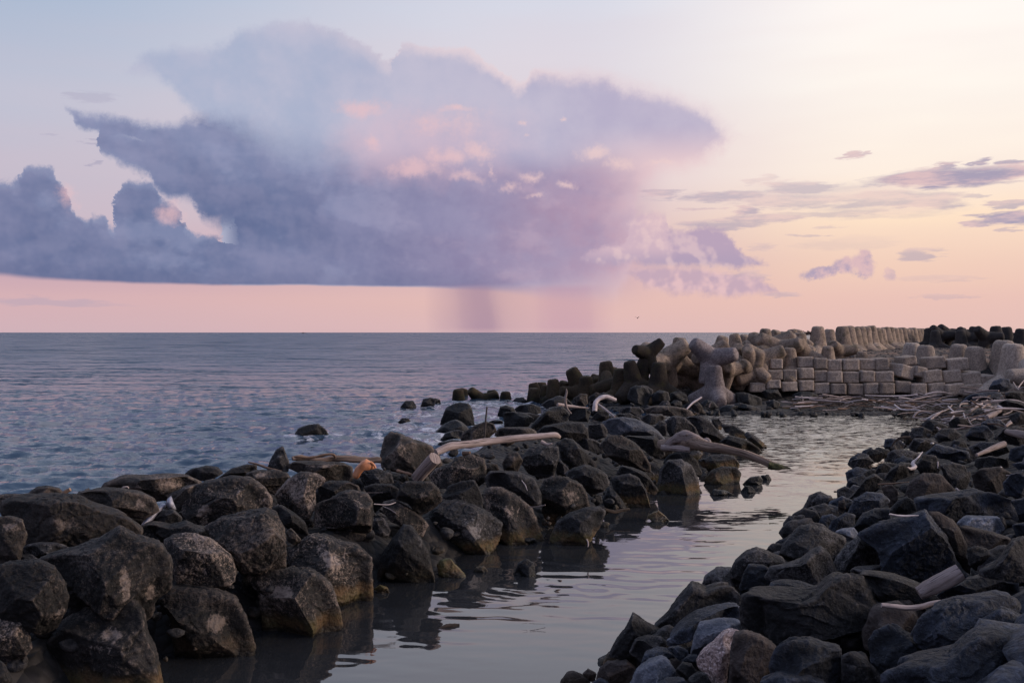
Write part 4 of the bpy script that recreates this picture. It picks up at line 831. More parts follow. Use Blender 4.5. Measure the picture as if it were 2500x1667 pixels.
def build_ground():
    regs = [('L', [(-250,1235),(0,1225),(450,1175),(900,1105),(1250,1030),(1330,985),(1560,975),(1790,1050),(1830,1090),(1700,1200),(1400,1320),(1130,1370),(850,1490),(560,1610),(400,1680),(300,1900),(-500,1900)]),
            ('R', [(1400,1667),(1500,1560),(1680,1450),(1850,1360),(1950,1280),(2050,1180),(2150,1100),(2230,1030),(2260,975),(2500,950),(3000,950),(3400,1667),(2600,2400),(1300,2400)])]
    pts = []
    for bank, poly in regs:
        P = np.array(poly, float)
        for py in np.concatenate([np.arange(950, 1250, 9), np.arange(1250, 2400, 26)]):
            xs = np.arange(P[:, 0].min(), P[:, 0].max(), 22.0); m = inside(poly, xs, np.full(xs.shape, float(py)))
            for px in xs[m]:
                z = zmap(bank, px, min(py, 1900)); D = (H - z) * F / (py - HY)
                pts.append(((px - CX) / F * D, D, z - .5))
    kd = kdtree.KDTree(len(pts))
    for i, p in enumerate(pts): kd.insert((p[0], p[1], 0), i)
    kd.balance()
    xs = np.concatenate([[-40000, -8000, -1500, -300, -90], np.arange(-30, 75, .75), [95, 150, 400, 2000, 9000, 40000]])
    ys = np.concatenate([[-3000, -300, -60], np.arange(-12, 130, .75), [140, 160, 200, 300, 600, 2000, 9000, 50000]])
    X, Y = np.meshgrid(xs, ys); Z = np.full(X.shape, -3.0)
    for j in range(X.shape[0]):
        for i in range(X.shape[1]):
            x, y = X[j, i], Y[j, i]
            if not (-32 < x < 60 and -13 < y < 62): continue
            f = kd.find_n((x, y, 0), 4); d = f[0][2]
            if d > 4: continue
            ws = [1 / (q[2] + .05) for q in f]; z = sum(w * pts[q[1]][2] for w, q in zip(ws, f)) / sum(ws)
            Z[j, i] = z - max(0, d - .4) * .95
    g = inside(PLAT, X, Y); dd = pdist(PLAT, X, Y); dd = np.where(g, dd, -dd)
    Z = np.maximum(Z, np.clip(2.28 + np.minimum(dd - 1.5, 0) * .8, -3, 2.28))
    g = inside(TONGUE, X, Y); dd = pdist(TONGUE, X, Y); dd = np.where(g, dd, -dd)
    Z = np.maximum(Z, np.clip(.12 + np.minimum(dd - 1.2, 0) * .55, -3, .12))
    # own bank: the camera stands on it
    Z = np.maximum(Z, np.where((Y < 7) & (X > -6), np.clip(1.5 + (X - 4) * .18 - np.maximum(0, Y - 3) * .5, -3, 2.2), -3))
    P3 = np.stack([X.ravel() * .7, Y.ravel() * .7, X.ravel() * 0], 1); Z = Z + (fbm(P3, 4) * .18).reshape(Z.shape)
    nx = len(xs); V = np.stack([X.ravel(), Y.ravel(), Z.ravel()], 1)
    Fc = [(j * nx + i, j * nx + i + 1, (j + 1) * nx + i + 1, (j + 1) * nx + i) for j in range(len(ys) - 1) for i in range(nx - 1)]
    m, T, b = material('wet_gravel'); P = T.n('ShaderNodeNewGeometry').outputs['Position']
    n = T.noise(P, 1.2, 6, .7); v = T.vor(P, 5); vc = T.xyz(T.vor(P, 5, out='Color'))[0]
    c = T.mix(T.ss(n, .4, .6), (.008, .008, .008, 1), (.025, .022, .021, 1))
    c = T.mix(T.m('MULTIPLY', T.ss(vc, .4, .9), T.ss(T.xyz(P)[2], 1.7, 2.2)), c, (.12, .08, .06, 1))
    c = T.mix(T.m('MULTIPLY', T.ss(T.noise(P, .35, 3), .45, .6), T.ss(T.xyz(P)[1], 58, 64)), c, (.15, .085, .055, 1))
    c = T.mix(T.ss(v, .0, .35, .65, 0), c, (.004, .004, .004, 1)); T.put(b.inputs['Base Color'], c); b.inputs['Roughness'].default_value = .85
    T.put(b.inputs['Normal'], bump(T, b, T.m('SUBTRACT', 1.0, v), .15, .9))
    o = mesh_obj('ground', V, Fc, m); tag(o, kind='structure')
    return kd, pts
KD, KP = build_ground()

# ---------------------------------------------------------------- water
LAG = [(-3, 3), (-3, 8)]
def wline(bank_pts): return [((px - CX) / F * (H * F / (py - HY)), H * F / (py - HY)) for px, py in bank_pts]
# centre line of the left-hand pile: open sea on one side, channel on the other
DIV = [(-60, -60), (-14, 4), (-7, 12.2)] + [(float(wp(px, py, D).x), D) for px, py, D in ((300,0,14.8),(600,0,16.4),(850,0,18.2),(1100,0,22),(1300,0,27.5),(1450,0,34),(1560,0,44),(1600,0,53))] + [(11, 60), (60, 90), (400, 300), (400, -60)]
def foam_pts():
    out = []
    for o, noun, sx, sy, w, h in THINGS:
        if o.get('bank') == 'S': out.append((o.location.x, o.location.y, .5 * w * o.location.y / F))
    for px, py, r in ((1290,968,.9),(1240,985,1.2),(1330,965,.8),(1170,1010,1.2),(1075,1075,1.1),(1120,1060,1.4),(1010,1040,.8),(1060,1040,1),(1180,1045,1.3),(1210,1080,.8),(930,1055,.7),(1380,960,.8),(1010,1012,.7),(1000,1090,.9),(1095,1040,1.3),(1240,960,1.2),(1150,985,1.4)):
        D = H * F / (py - HY); out.append(((px - CX) / F * D, D, r))
    return out
def build_water():
    naz, nr = 1000, 820
    az = np.radians(np.linspace(-50, 50, naz)); inv = np.linspace(1 / 4.2, 1 / 420, nr)
    D = 1 / inv; A, R = np.meshgrid(az, D); X = R * np.tan(A) ; Y = R
    dD = np.gradient(D)[:, None] * np.ones_like(X); dX = R * (az[1] - az[0]) / np.cos(A) ** 2
    lagmask = inside(DIV, X, Y)
    r = np.random.default_rng(5); Zs = np.zeros_like(X); Zl = np.zeros_like(X)
    for k in range(64):                                                  # open sea: chop running ashore
        lam = .22 * (16 ** (k / 63)); ang = r.normal(-1.35, .55); kx, ky = math.cos(ang) * 6.283 / lam, math.sin(ang) * 6.283 / lam
        a = .0115 * lam ** (.95 if lam < 1.2 else .3); ph = r.uniform(0, 6.28)
        att = np.clip((lam / (abs(math.sin(ang)) * dD + abs(math.cos(ang)) * dX * .6 + 1e-3) - 2) / 3, 0, 1)
        s = np.sin(X * kx + Y * ky + ph + .6 * np.sin(X * kx * .31 + ph * 3)); Zs += a * att * (1 - 2 * np.abs(s) ** 1.0) * .9 if k % 3 == 0 else a * att * s
    gust = fbm(np.stack([X.ravel() * .05, Y.ravel() * .03, X.ravel() * 0], 1), 3).reshape(X.shape)
    Zs *= 1 + .55 * gust
    for k in range(46):                                                  # channel: faint ripples, livelier towards the far end
        lam = .10 * (22 ** (k / 45)); ang = r.normal(-1.62, .25); kx, ky = math.cos(ang) * 6.283 / lam, math.sin(ang) * 6.283 / lam
        att = np.clip((lam / (abs(math.sin(ang)) * dD + abs(math.cos(ang)) * dX * .6 + 1e-3) - 2) / 3, 0, 1)
        Zl += .0019 * lam ** (1.0 if lam < .6 else .35) * (1.25 if lam < .6 else .42) * att * np.sin(X * kx + Y * ky + r.uniform(0, 6.28) + .8 * np.sin(X * 1.1 + k))
    amp = .3 + .7 * np.clip((Y - 12.5) / 6, 0, 1) + 2.2 * np.clip((Y - 24) / 12, 0, 1) + 12 * np.clip((Y - 32) / 9, 0, 1)
    patch = np.clip(.55 + 1.5 * fbm(np.stack([X.ravel() * .35, Y.ravel() * .22, X.ravel() * 0 + 5], 1), 2).reshape(X.shape), .1, 1.5)
    Zl *= amp * patch
    # rings round the half-sunk rock
    rx, ry = (1325 - CX) / F * 16.2, 16.2; rr = np.hypot(X - rx, Y - ry)
    Zl += .0012 * np.sin(rr * 17 + 1.5 * np.sin(X * 2.3)) * np.exp(-((rr - .9) / .75) ** 2) * (Y < ry + .3)
    fp = foam_pts(); fo = np.zeros_like(X)
    for fx, fy, fr in fp:
        d = np.hypot(X - fx, (Y - fy) * .8); fo = np.maximum(fo, np.clip(1.15 - (d - fr) / (1.1 + .02 * fy), 0, 1))
    shore = pdist([p for p in DIV[2:11]], X, Y, False); fo = np.maximum(fo, np.clip(.75 - (shore - 1.8) / 2.4, 0, .75) * (Y > 24))
    fo = np.where(lagmask, 0, fo); Zs = Zs * (1 + .9 * fo)
    far = np.clip((R - 300) / 110, 0, 1); Zs *= 1 - far
    for name, Z, sel in (('sea', Zs, ~lagmask), ('water', Zl, lagmask)):
        sel = sel.copy()
        V = np.stack([X.ravel(), Y.ravel(), Z.ravel()], 1); idx = np.arange(nr * naz).reshape(nr, naz)
        s4 = sel[:-1, :-1] if name == 'sea' else sel[:-1, :-1]
        q = np.stack([idx[:-1, :-1], idx[:-1, 1:], idx[1:, 1:], idx[1:, :-1]], -1)[s4]
        used = np.unique(q); mp = np.full(nr * naz, -1); mp[used] = np.arange(len(used)); q = mp[q]; V = V[used]; fr = fo.ravel()[used]
        if name == 'sea':                                                # out to the horizon
            n0 = len(V); ex = np.array([[-700, 419.8, 0], [700, 419.8, 0], [60000, 60000, 0], [-60000, 60000, 0], [-60000, 419.8, 0], [60000, 419.8, 0]], float)
            V = np.vstack([V, ex]); fr = np.concatenate([fr, np.zeros(6)])
        me = bpy.data.meshes.new(name); nq = len(q)
        extra = [(n0, n0 + 1, n0 + 2, n0 + 3), (n0 + 4, n0, n0 + 3), (n0 + 1, n0 + 5, n0 + 2)] if name == 'sea' else []
        loops = np.concatenate([q.ravel()] + [np.array(e) for e in extra]).astype(np.int32)
        cnt = np.array([4] * nq + [len(e) for e in extra], dtype=np.int32); st = np.concatenate([[0], np.cumsum(cnt)[:-1]]).astype(np.int32)
        me.vertices.add(len(V)); me.vertices.foreach_set('co', V.astype(np.float32).ravel())
        me.loops.add(len(loops)); me.loops.foreach_set('vertex_index', loops); me.polygons.add(len(cnt)); me.polygons.foreach_set('loop_start', st)
        me.polygons.foreach_set('use_smooth', [True] * len(cnt)); me.update(calc_edges=True); me.validate()
        at = me.attributes.new('foam', 'FLOAT', 'POINT'); at.data.foreach_set('value', fr.astype(np.float32))
        o = bpy.data.objects.new(name, me); col.objects.link(o); tag(o, kind='structure')
        m, T, b = material('open_sea_water' if name == 'sea' else 'still_channel_water'); me.materials.append(m)
        P = T.n('ShaderNodeNewGeometry').outputs['Position']; b.inputs['IOR'].default_value = 1.30; b.inputs['Roughness'].default_value = .06
        N = T.n('ShaderNodeNewGeometry').outputs['Normal']
        if name == 'sea':
            b.inputs['Specular Tint'].default_value = (.62, .82, 1.0, 1)
            base = T.mix(T.ss(T.noise(P, .05, 4), .4, .65), (.026, .052, .090, 1), (.038, .068, .110, 1))
            fa = T.n('ShaderNodeAttribute', attribute_name='foam').outputs['Fac']
            fn = T.noise(T.v('MULTIPLY', P, (1, .7, 1)), 1.6, 8, .72, 1.6)
            fm = T.ss(T.m('ADD', T.m('MULTIPLY', fa, .37), fn), .84, 1.02)
            T.put(b.inputs['Base Color'], T.mix(fm, base, (.62, .62, .68, 1))); T.put(b.inputs['Roughness'], T.m('MAXIMUM', T.ss(T.xyz(P)[1], 25, 160, .1, .26), T.m('MULTIPLY', fm, .7)))
            w1 = T.v('SUBTRACT', T.noise(T.v('MULTIPLY', P, (.8, 1.3, 1)), 1.1, 6, .7, out='Color'), (.5, .5, .5))
            w3 = T.v('SUBTRACT', T.noise(T.v('MULTIPLY', P, (.3, 1.0, 1)), .42, 3, .55, out='Color'), (.5, .5, .5))
            w2 = T.v('SUBTRACT', T.noise(T.v('MULTIPLY', P, (.5, 1.0, 1)), .09, 7, .78, out='Color'), (.5, .5, .5))
            yy = T.xyz(P)[1]; k1 = T.ss(yy, 15, 80, 1.0, 2.8); k2 = T.ss(yy, 50, 300, .2, 3.2)
            ad = T.v('ADD', T.v('SCALE', w1, scale=k1), T.v('ADD', T.v('SCALE', w2, scale=k2), T.v('SCALE', w3, scale=T.ss(yy, 25, 120, .3, 2.2)))); ad = T.v('MULTIPLY', ad, (.8, 1.25, 0))
            # facets that face the shore are the ones one sees at a low angle
            T.put(b.inputs['Normal'], T.v('NORMALIZE', T.v('ADD', N, ad)))
        else:
            T.put(b.inputs['Base Color'], T.mix(T.ss(T.noise(P, .5, 4), .4, .65), (.018, .020, .023, 1), (.026, .028, .031, 1)))
            b.inputs['Roughness'].default_value = .03; b.inputs['IOR'].default_value = 1.95
            w1 = T.v('SUBTRACT', T.noise(T.v('MULTIPLY', P, (.5, 1.6, 1)), 5, 3, .6, out='Color'), (.5, .5, .5))
            yy = T.xyz(P)[1]; k1 = T.m('ADD', T.ss(yy, 13, 24, .01, .09), T.ss(yy, 27, 42, 0, 1.3))
            T.put(b.inputs['Normal'], T.v('NORMALIZE', T.v('ADD', N, T.v('MULTIPLY', T.v('SCALE', w1, scale=k1), (.6, 1.3, 0)))))
build_water()

# ---------------------------------------------------------------- concrete units
def tetrapod_base():
    bm = bmesh.new()
    for d in ((0, 0, 1), (.943, 0, -.333), (-.471, .816, -.333), (-.471, -.816, -.333)):
        v = Vector(d); q = v.to_track_quat('Z', 'Y').to_matrix().to_4x4()
        for (z0, z1, r0, r1) in ((-.1, .90, .42, .255), (.90, .97, .255, .225), (.97, 1.0, .225, .17)):
            bmesh.ops.create_cone(bm, cap_ends=True, segments=28, radius1=r0, radius2=r1, depth=z1 - z0, matrix=q @ Matrix.Translation((0, 0, (z0 + z1) / 2)))
    me = bpy.data.meshes.new('tmp'); bm.to_mesh(me); bm.free(); o = bpy.data.objects.new('tmp', me); col.objects.link(o)
    r = o.modifiers.new('r', 'REMESH'); r.mode = 'VOXEL'; r.voxel_size = .035
    s = o.modifiers.new('s', 'SMOOTH'); s.factor = .5; s.iterations = 7
    dg = bpy.context.evaluated_depsgraph_get(); m2 = bpy.data.meshes.new_from_object(o.evaluated_get(dg)); bpy.data.objects.remove(o)
    a = np.empty(len(m2.vertices) * 3); m2.vertices.foreach_get('co', a); a = a.reshape(-1, 3)
    out = []
    for s in range(3):
        m3 = m2.copy(); m3.name = 'tetrapod'; n = a / (np.linalg.norm(a, axis=1)[:, None] + 1e-6)
        b = a + n * (.02 * fbm(a * 3 + s * 9, 3) + .012 * fbm(a * 11 + s, 2))[:, None]
        m3.vertices.foreach_set('co', b.astype(np.float32).ravel()); m3.polygons.foreach_set('use_smooth', [True] * len(m3.polygons)); m3.update(); out.append(m3)
    return out
TETM = tetrapod_base(); TETMAT = {}
def tet(c, px, py, D, L, aim, roll, mat, tip=False, noun=None, group='tetrapods heaped on the breakwater'):
    """aim: direction of one leg as (right, up, towards viewer); px,py: centre, or the tip of that leg"""
    key = (mat, len(THINGS) % 3)
    if key not in TETMAT:
        m = TETM[key[1]].copy(); m.name = 'tetrapod_' + mat; m.materials.clear(); m.materials.append(M[mat]); TETMAT[key] = m
    o = bpy.data.objects.new('tetrapod', TETMAT[key]); col.objects.link(o)
    v = Vector((aim[0], -aim[2], aim[1])).normalized(); S = sp(c, px, py); p = wp(S[0], S[1], D)
    if tip: p = p - v * L
    q = v.to_track_quat('Z', 'Y') @ Matrix.Rotation(math.radians(roll), 4, 'Z').to_quaternion()
    o.rotation_mode = 'QUATERNION'; o.rotation_quaternion = q; o.location = p; o.scale = (L, L, L)
    o['group'] = group; THINGS.append((o, noun, S[0], S[1], L * F / D, L * F / D)); o['kindk'] = 'tet'; o['matk'] = mat; return o
# heap: every unit given by the tip of its most visible leg
def heap(lst, mat='conc', group='tetrapods heaped on the breakwater'):
    for a in lst: tet('G', a[0], a[1], a[2], a[3], a[4], a[5], mat, tip=True, noun=a[6] if len(a) > 6 else None, group=group)
heap([(1150,618,53,1.5,(0,1,0),90,'upright mauve-grey tetrapod at the front of the heap, one foot towards the channel'), (895,352,54.2,1.5,(-.72,.60,.2),35,'mauve-grey tetrapod propped on top of the upright one, arm reaching seaward')], 'mauve')
heap([(555,340,55,1.1,(.72,.62,.1),20,'small dark tetrapod balanced on its neighbours against the sea'), (365,528,55,1.35,(.3,.95,.1),70), (510,585,53.5,1.5,(0,1,.05),100,'dark upright tetrapod with a pale worn flat head, beside black boulders'), (170,570,54.5,1.4,(-.2,1,.1),40), (640,420,60,1.1,(-.4,.8,.3),0), (1020,365,63,1.2,(.1,.8,.4),0)], 'concdark')
heap([(850,372,56.5,1.75,(.74,.56,.2),60), (750,300,58.5,1.5,(.05,1,0),10), (1300,372,56.5,1.45,(.72,.55,.1),40), (1250,285,60,1.4,(.15,.95,.2),80), (1375,257,63,1.3,(-.15,1,.1),20), (1495,268,66,1.3,(0,1,.2),60), (1595,252,68,1.3,(.1,1,0),10),
      (1735,198,70,1.5,(0,1,.1),45), (1860,218,72,1.4,(.15,.9,.2),10), (2065,272,61,1.7,(.76,.5,.2),55), (1650,300,60.5,1.6,(-.8,.45,.2),30), (2040,206,76,1.5,(-.05,1,0),5), (2112,210,78,1.5,(.1,1,.1),50), (2130,246,65,1.6,(0,1,.1),80), (1935,234,76,1.4,(0,1,.1),0),
      (1955,440,59,1.5,(.85,.42,.2),10), (2010,415,59.6,1.5,(0,1,.05),15), (1540,430,58,1.35,(-.2,.8,.55),90), (1665,450,58.3,1.4,(.2,.9,.3),65,'tetrapod just left of the block wall with two blunt heads side by side'), (1420,395,59.5,1.4,(-.2,.75,.6),20), (1560,350,62,1.4,(.4,.8,.3),90),
      (1750,385,61,1.3,(.4,.6,.65),0), (1300,640,56.5,1.2,(-.2,.2,.95),20), (1360,590,57.3,1.3,(.6,.2,.75),60), (930,600,58,1.3,(.1,.6,.7),70), (2250,335,70,1.4,(.5,.75,.2),20), (2300,470,63,1.4,(.85,-.2,.4),30), (1480,600,57.5,1.3,(-.3,.3,.9),10), (1900,520,59.4,1.3,(-.3,.7,.6),35), (2180,420,64,1.3,(.6,.5,.5),15)])
# the string that runs down into the sea
for a in ((1490,335,57,1.5,(-.42,.9,.1),20),(1615,395,56,1.45,(-.02,1,.1),60),(1775,275,58,1.5,(-.1,1,0),10),(1900,335,55,1.5,(0,1,.1),80),(1345,420,57,1.3,(-.05,1,0),30),(1440,440,57.5,1.2,(.2,.9,.2),0),
          (1180,452,59,1.2,(-.2,1,0),0),(1185,492,57,1.2,(0,1,.1),45),(1250,447,60,1.2,(0,1,0),10),(1290,470,58.5,1.1,(.1,1,.1),70),(1700,400,59,1.2,(-.2,.8,.4),10),(1700,385,62,1.2,(.3,.9,0),50),
          (1860,330,61,1.3,(.3,.9,.2),20),(565,502,59.5,1.25,(-.05,1,.1),0),(615,498,63,1.2,(.2,.9,0),30),(955,522,60,1.2,(0,1,0),80),(840,510,63.5,1.2,(-.1,1,0),10)):
    tet('F', a[0], a[1], a[2], a[3], a[4], a[5], 'concwet', tip=True, group='weedy tetrapods running down into the sea')
tet('F',1540,545,56.5,1.1,(-.8,.2,.4),10,'concwet',group='weedy tetrapods running down into the sea'); tet('F',1800,490,56,1.2,(-.85,-.1,.4),20,'concwet',group='weedy tetrapods running down into the sea')
tet('F',760,600,60.5,1.1,(.9,.35,.1),0,'concwet',group='weedy tetrapods running down into the sea')
# behind the block wall
for i, a in enumerate(((200,157,78,1.9,0),(305,362,61.5,1.35,30),(320,185,84,1.7,20),(660,418,63,1.3,10),(1182,328,62.5,1.95,45),(1325,352,61.2,1.95,10),(1672,343,62.5,2.0,0),(1838,366,61,2.1,50),(2140,300,60.5,2.4,20),(2240,338,58.5,2.4,70))):
    tet('H', a[0], a[1], a[2], a[3], (0, 1, .02), a[4], 'conc' if i in (0, 1, 2, 3) else 'block', tip=True, group='tetrapods standing behind the block wall')
tet('H',2420,700,55,1.5,(-.95,.12,.25),20,'block',group='tetrapods standing behind the block wall')
tet('H',60,480,62,1.5,(.8,-.2,.4),10,'conc'); tet('H',420,420,66,1.2,(.9,.1,.2),30,'conc')
# the ranked line along the crest, then the loose shaded ones
for i in range(20):
    t = i / 19; D = 88 + 40 * t ** 1.0; px = 455 + (1310 - 455) * (1 - (1 - t) ** 1.12) if False else None
    x0, x1 = (2056 - CX) / F * 88, (2259 - CX) / F * 128; X_ = x0 + (x1 - x0) * t; Y_ = 88 + 40 * t
    S = (CX + F * X_ / Y_, HY - (4.6 - 4 - .12 * t + random.uniform(-.12, .1)) * F / Y_)
    tet('S', S[0], S[1], Y_, 2.15, (random.uniform(-.06, .06), 1, random.uniform(-.05, .05)), -28 + random.uniform(-9, 9), 'conc', tip=True, group='ranked tetrapods standing in a line')
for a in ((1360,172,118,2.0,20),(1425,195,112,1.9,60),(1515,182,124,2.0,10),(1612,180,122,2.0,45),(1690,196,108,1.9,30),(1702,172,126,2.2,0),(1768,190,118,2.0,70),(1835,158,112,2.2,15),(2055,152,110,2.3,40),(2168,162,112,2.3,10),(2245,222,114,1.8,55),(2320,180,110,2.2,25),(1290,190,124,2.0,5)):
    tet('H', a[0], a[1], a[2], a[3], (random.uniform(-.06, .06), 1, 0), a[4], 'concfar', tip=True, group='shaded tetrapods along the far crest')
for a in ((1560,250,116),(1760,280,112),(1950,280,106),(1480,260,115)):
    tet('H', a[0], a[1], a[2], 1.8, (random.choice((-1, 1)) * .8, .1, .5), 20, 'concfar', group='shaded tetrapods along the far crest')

def block_base(s):
    n = 12; g = np.linspace(-1, 1, n); V, Fc, ind = [], [], {}
    def vid(p):
        k = tuple(np.round(p, 5))
        if k not in ind: ind[k] = len(V); V.append(k)
        return ind[k]
    for ax in range(3):
        for sg in (-1, 1):
            for i in range(n - 1):
                for j in range(n - 1):
                    q = []
                    for a, b in ((i, j), (i + 1, j), (i + 1, j + 1), (i, j + 1)):
                        p = [0, 0, 0]; p[ax] = sg; p[(ax + 1) % 3] = g[a]; p[(ax + 2) % 3] = g[b]; q.append(vid(np.array(p)))
                    Fc.append(q if sg > 0 else q[::-1])
    V = np.array(V, float); inner = np.clip(V, -.83, .83); d = V - inner; L = np.linalg.norm(d, axis=1)[:, None] + 1e-9
    V = inner + d / L * np.minimum(L, .17) * np.array([1, 1, 1.0])
    V += (V / np.linalg.norm(V, axis=1)[:, None]) * (.055 * fbm(V * 1.4 + s * 4, 3) + .012 * fbm(V * 6 + s, 2))[:, None]
    me = bpy.data.meshes.new('concrete_block'); me.from_pydata([tuple(v) for v in V], [], Fc); me.polygons.foreach_set('use_smooth', [True] * len(Fc)); me.materials.append(M['block']); return me
BM = [block_base(s) for s in range(4)]
BLK = {'top': ['H 5 475 165 590 0', 'H 165 490 305 605 0', 'H 305 505 465 625 0', 'H 465 500 640 620 0', 'H 640 495 805 610 -2', 'H 812 490 960 618 2', 'H 1080 470 1235 560 8', 'H 1345 475 1545 600 5', 'H 1570 492 1790 620 6', 'G 1800 548 1945 665 0'],
       'middle': ['G 1368 672 1558 860 5', 'G 1567 700 1755 812 -4', 'G 1766 672 1938 788 2', 'G 1944 670 2105 800 2', 'H 0 592 160 710 0', 'H 163 616 303 738 2', 'H 310 626 467 748 0', 'H 472 627 643 748 0', 'H 650 617 803 738 -2', 'H 808 626 1008 746 2', 'H 1020 560 1200 700 -14', 'H 1195 580 1330 690 -12', 'H 1305 612 1505 742 6', 'H 1512 614 1708 744 6', 'H 1696 632 1910 764 6', 'H 1905 665 2060 780 4'],
       'bottom': ['G 1560 817 1745 932 0', 'G 1752 792 1922 892 2', 'G 1920 808 2104 920 2', 'H 2 717 160 830 2', 'H 166 747 334 866 3', 'H 346 757 508 872 0', 'H 514 752 678 870 -3', 'H 683 747 838 866 2', 'H 846 747 1004 866 0', 'H 1012 727 1178 852 -3', 'H 1184 752 1348 870 2', 'H 1356 742 1540 872 5', 'H 1532 752 1738 874 6', 'H 1714 764 1940 882 7']}
ORD = 'first second third fourth fifth sixth seventh eighth ninth tenth eleventh twelfth thirteenth fourteenth fifteenth sixteenth'.split()
kb = 0
for row, lst in BLK.items():
    for i, s in enumerate(lst):
        c, x0, y0, x1, y1, rot = s.split(); a = sp(c, float(x0), float(y0)); b = sp(c, float(x1), float(y1)); cx, cy = (a[0] + b[0]) / 2, (a[1] + b[1]) / 2
        D = 58.2 + {'top': .55, 'middle': .25, 'bottom': 0}[row] + random.uniform(-.13, .13); w, h = (b[0] - a[0]) * D / F, (b[1] - a[1]) * D / F
        o = bpy.data.objects.new('concrete_block', BM[kb % 4]); kb += 1; col.objects.link(o)
        o.scale = (w / 2 * .985, .62, h / 2 * 1.0); o.location = wp(cx, cy, D) + Vector((0, .62, 0)); o.rotation_euler = (random.uniform(-.04, .04), -math.radians(float(rot)), random.uniform(-.09, .09) + (.25 if abs(float(rot)) > 10 else 0))
        o['group'] = 'rough concrete blocks of the stepped wall'
        end = 'left-hand' if i < len(lst) / 2 else 'right-hand'; k = i if i < len(lst) / 2 else len(lst) - 1 - i
        tag(o, f'rough grey concrete block, {ORD[k]} from the {end} end of the wall\'s {row} row', 'concrete block')

# ---------------------------------------------------------------- driftwood and litter
def T_(o, label, cat, group=None):
    tag(o, label, cat, group)
    for i, t in enumerate(THINGS):
        if t[0] is o: THINGS[i] = (o, '!' + label,) + t[2:]
    return o
o = plimb('driftwood_log', 'C', [(-425,640),(-330,598),(-240,584),(-140,574),(-60,562),(60,548),(200,532),(340,520),(480,508),(515,522)], [26,30,30,29,30,28,27,24,22,17], M['wood'], D=(20.0, 21.6), sides=16, seed=3, rough=.10)
T_(o, 'long smooth bleached log laid along the ridge, rounded end pointing to the channel', 'driftwood log')
plimb('branch_stub', 'C', [(380,560),(430,580),(462,572)], [16,12,5], M['wood'], D=(21.1, 21.0), sides=8, seed=4, parent=None); k = THINGS.pop()[0]; k.parent = o; k.location = k.location - o.location
k = plimb('broken_knot', 'B', [(1350,400),(1392,392)], [16,8], M['woodb'], D=(19.9, 19.8), sides=8, seed=9); THINGS.pop(); k.parent = o; k.location = k.location - o.location
o = plimb('driftwood_log', 'B', [(290,432),(330,425),(450,440),(560,428),(700,436),(840,440)], [14,20,17,20,20,18], M['woodt'], D=(20.3, 20.6), sides=14, seed=5, rough=.3)
T_(o, 'brown knotty log lying behind the ridge stones, next to the black fin rock', 'driftwood log')
k = plimb('bark_strip', 'B', [(300,418),(400,424),(530,402),(560,430)], [6,9,8,4], M['woodb'], D=(20.1, 20.3), sides=6, seed=6, rough=.4); THINGS.pop(); k.parent = o; k.location = k.location - o.location
o = plimb('sawn_log', 'B', [(1062,552),(1120,485),(1175,428)], [40,41,42], M['wood'], D=(18.4, 18.1), sides=20, seed=7, rough=.05)
T_(o, 'short thick sawn log end propped among boulders below the long bleached log', 'driftwood log')
o = plimb('driftwood_log', 'C', [(1290,575),(1340,590),(1420,565),(1500,560),(1560,570),(1660,600),(1760,610),(1900,640),(2040,690),(2150,735),(2200,755)], [34,52,60,64,50,40,34,32,30,27,22], M['woodt'], D=(27.6, 25.2), sides=18, seed=8, rough=.16)
T_(o, 'great knotted driftwood trunk sliding off the spit, weedy tip in the channel', 'driftwood trunk')
for pts, rr in (([(1320,600),(1400,545),(1480,520),(1560,540),(1650,575)], [20,34,44,40,22]), ([(1480,540),(1492,500)], [14,5]), ([(1560,600),(1640,560),(1672,585)], [30,34,20]), ([(1300,600),(1400,610),(1520,620)], [18,26,20])):
    k = plimb('root_burl', 'C', pts, rr, M['wood'], D=(27.0, 26.6), sides=12, seed=len(rr) + int(pts[0][0]), rough=.28); THINGS.pop(); k.parent = o; k.location = k.location - o.location
k = plimb('weedy_tip', 'C', [(2120,735),(2200,752),(2290,762)], [26,24,3], M['moss'], D=(25.1, 25.0), sides=12, seed=3, rough=.35); THINGS.pop(); k.parent = o; k.location = k.location - o.location
o = plimb('bent_branch', 'C', [(790,325),(795,270),(810,240),(860,215),(905,222),(950,238)], [20,17,17,16,17,14], M['woodw'], 'L', D=(36, 36.4), sides=12, seed=12, rough=.2)
T_(o, 'thick white branch bent like an elbow, standing on the black rocks', 'driftwood branch')
T_(plimb('stick', 'C', [(818,272),(880,318),(942,368)], [9,7], M['wood'], D=(35.7, 34), sides=8, seed=2), 'straight pale stick slanting down from the elbow-shaped branch', 'driftwood stick')
T_(plimb('branch', 'C', [(610,345),(578,300),(565,240),(575,180),(572,152)], [6,9,10,8,3], M['wood'], D=(35, 35), sides=8, seed=21, rough=.2), 'curved upright branch rising from the black rocks like a tusk', 'driftwood branch')
T_(plimb('log', 'C', [(505,275),(560,282),(640,292),(745,302)], [14,14,11,5], M['wood'], D=(35.5, 36), sides=10, seed=22), 'pinkish log lying behind the tusk-like branch', 'driftwood log')
T_(plimb('stick', 'C', [(1495,308),(1540,262),(1608,218)], [6,8,7], M['woodw'], D=(44, 44.5), sides=8, seed=23), 'white stick pointing up in front of the upright mauve-grey tetrapod', 'driftwood stick')
T_(plimb('metal_stake', 'B', [(1482,300),(1488,200),(1497,108)], [5,5.5,5], M['rust'], D=(24, 24), sides=8, seed=2, rough=.03), 'thin rusty stake standing upright behind the long bleached log', 'stake')
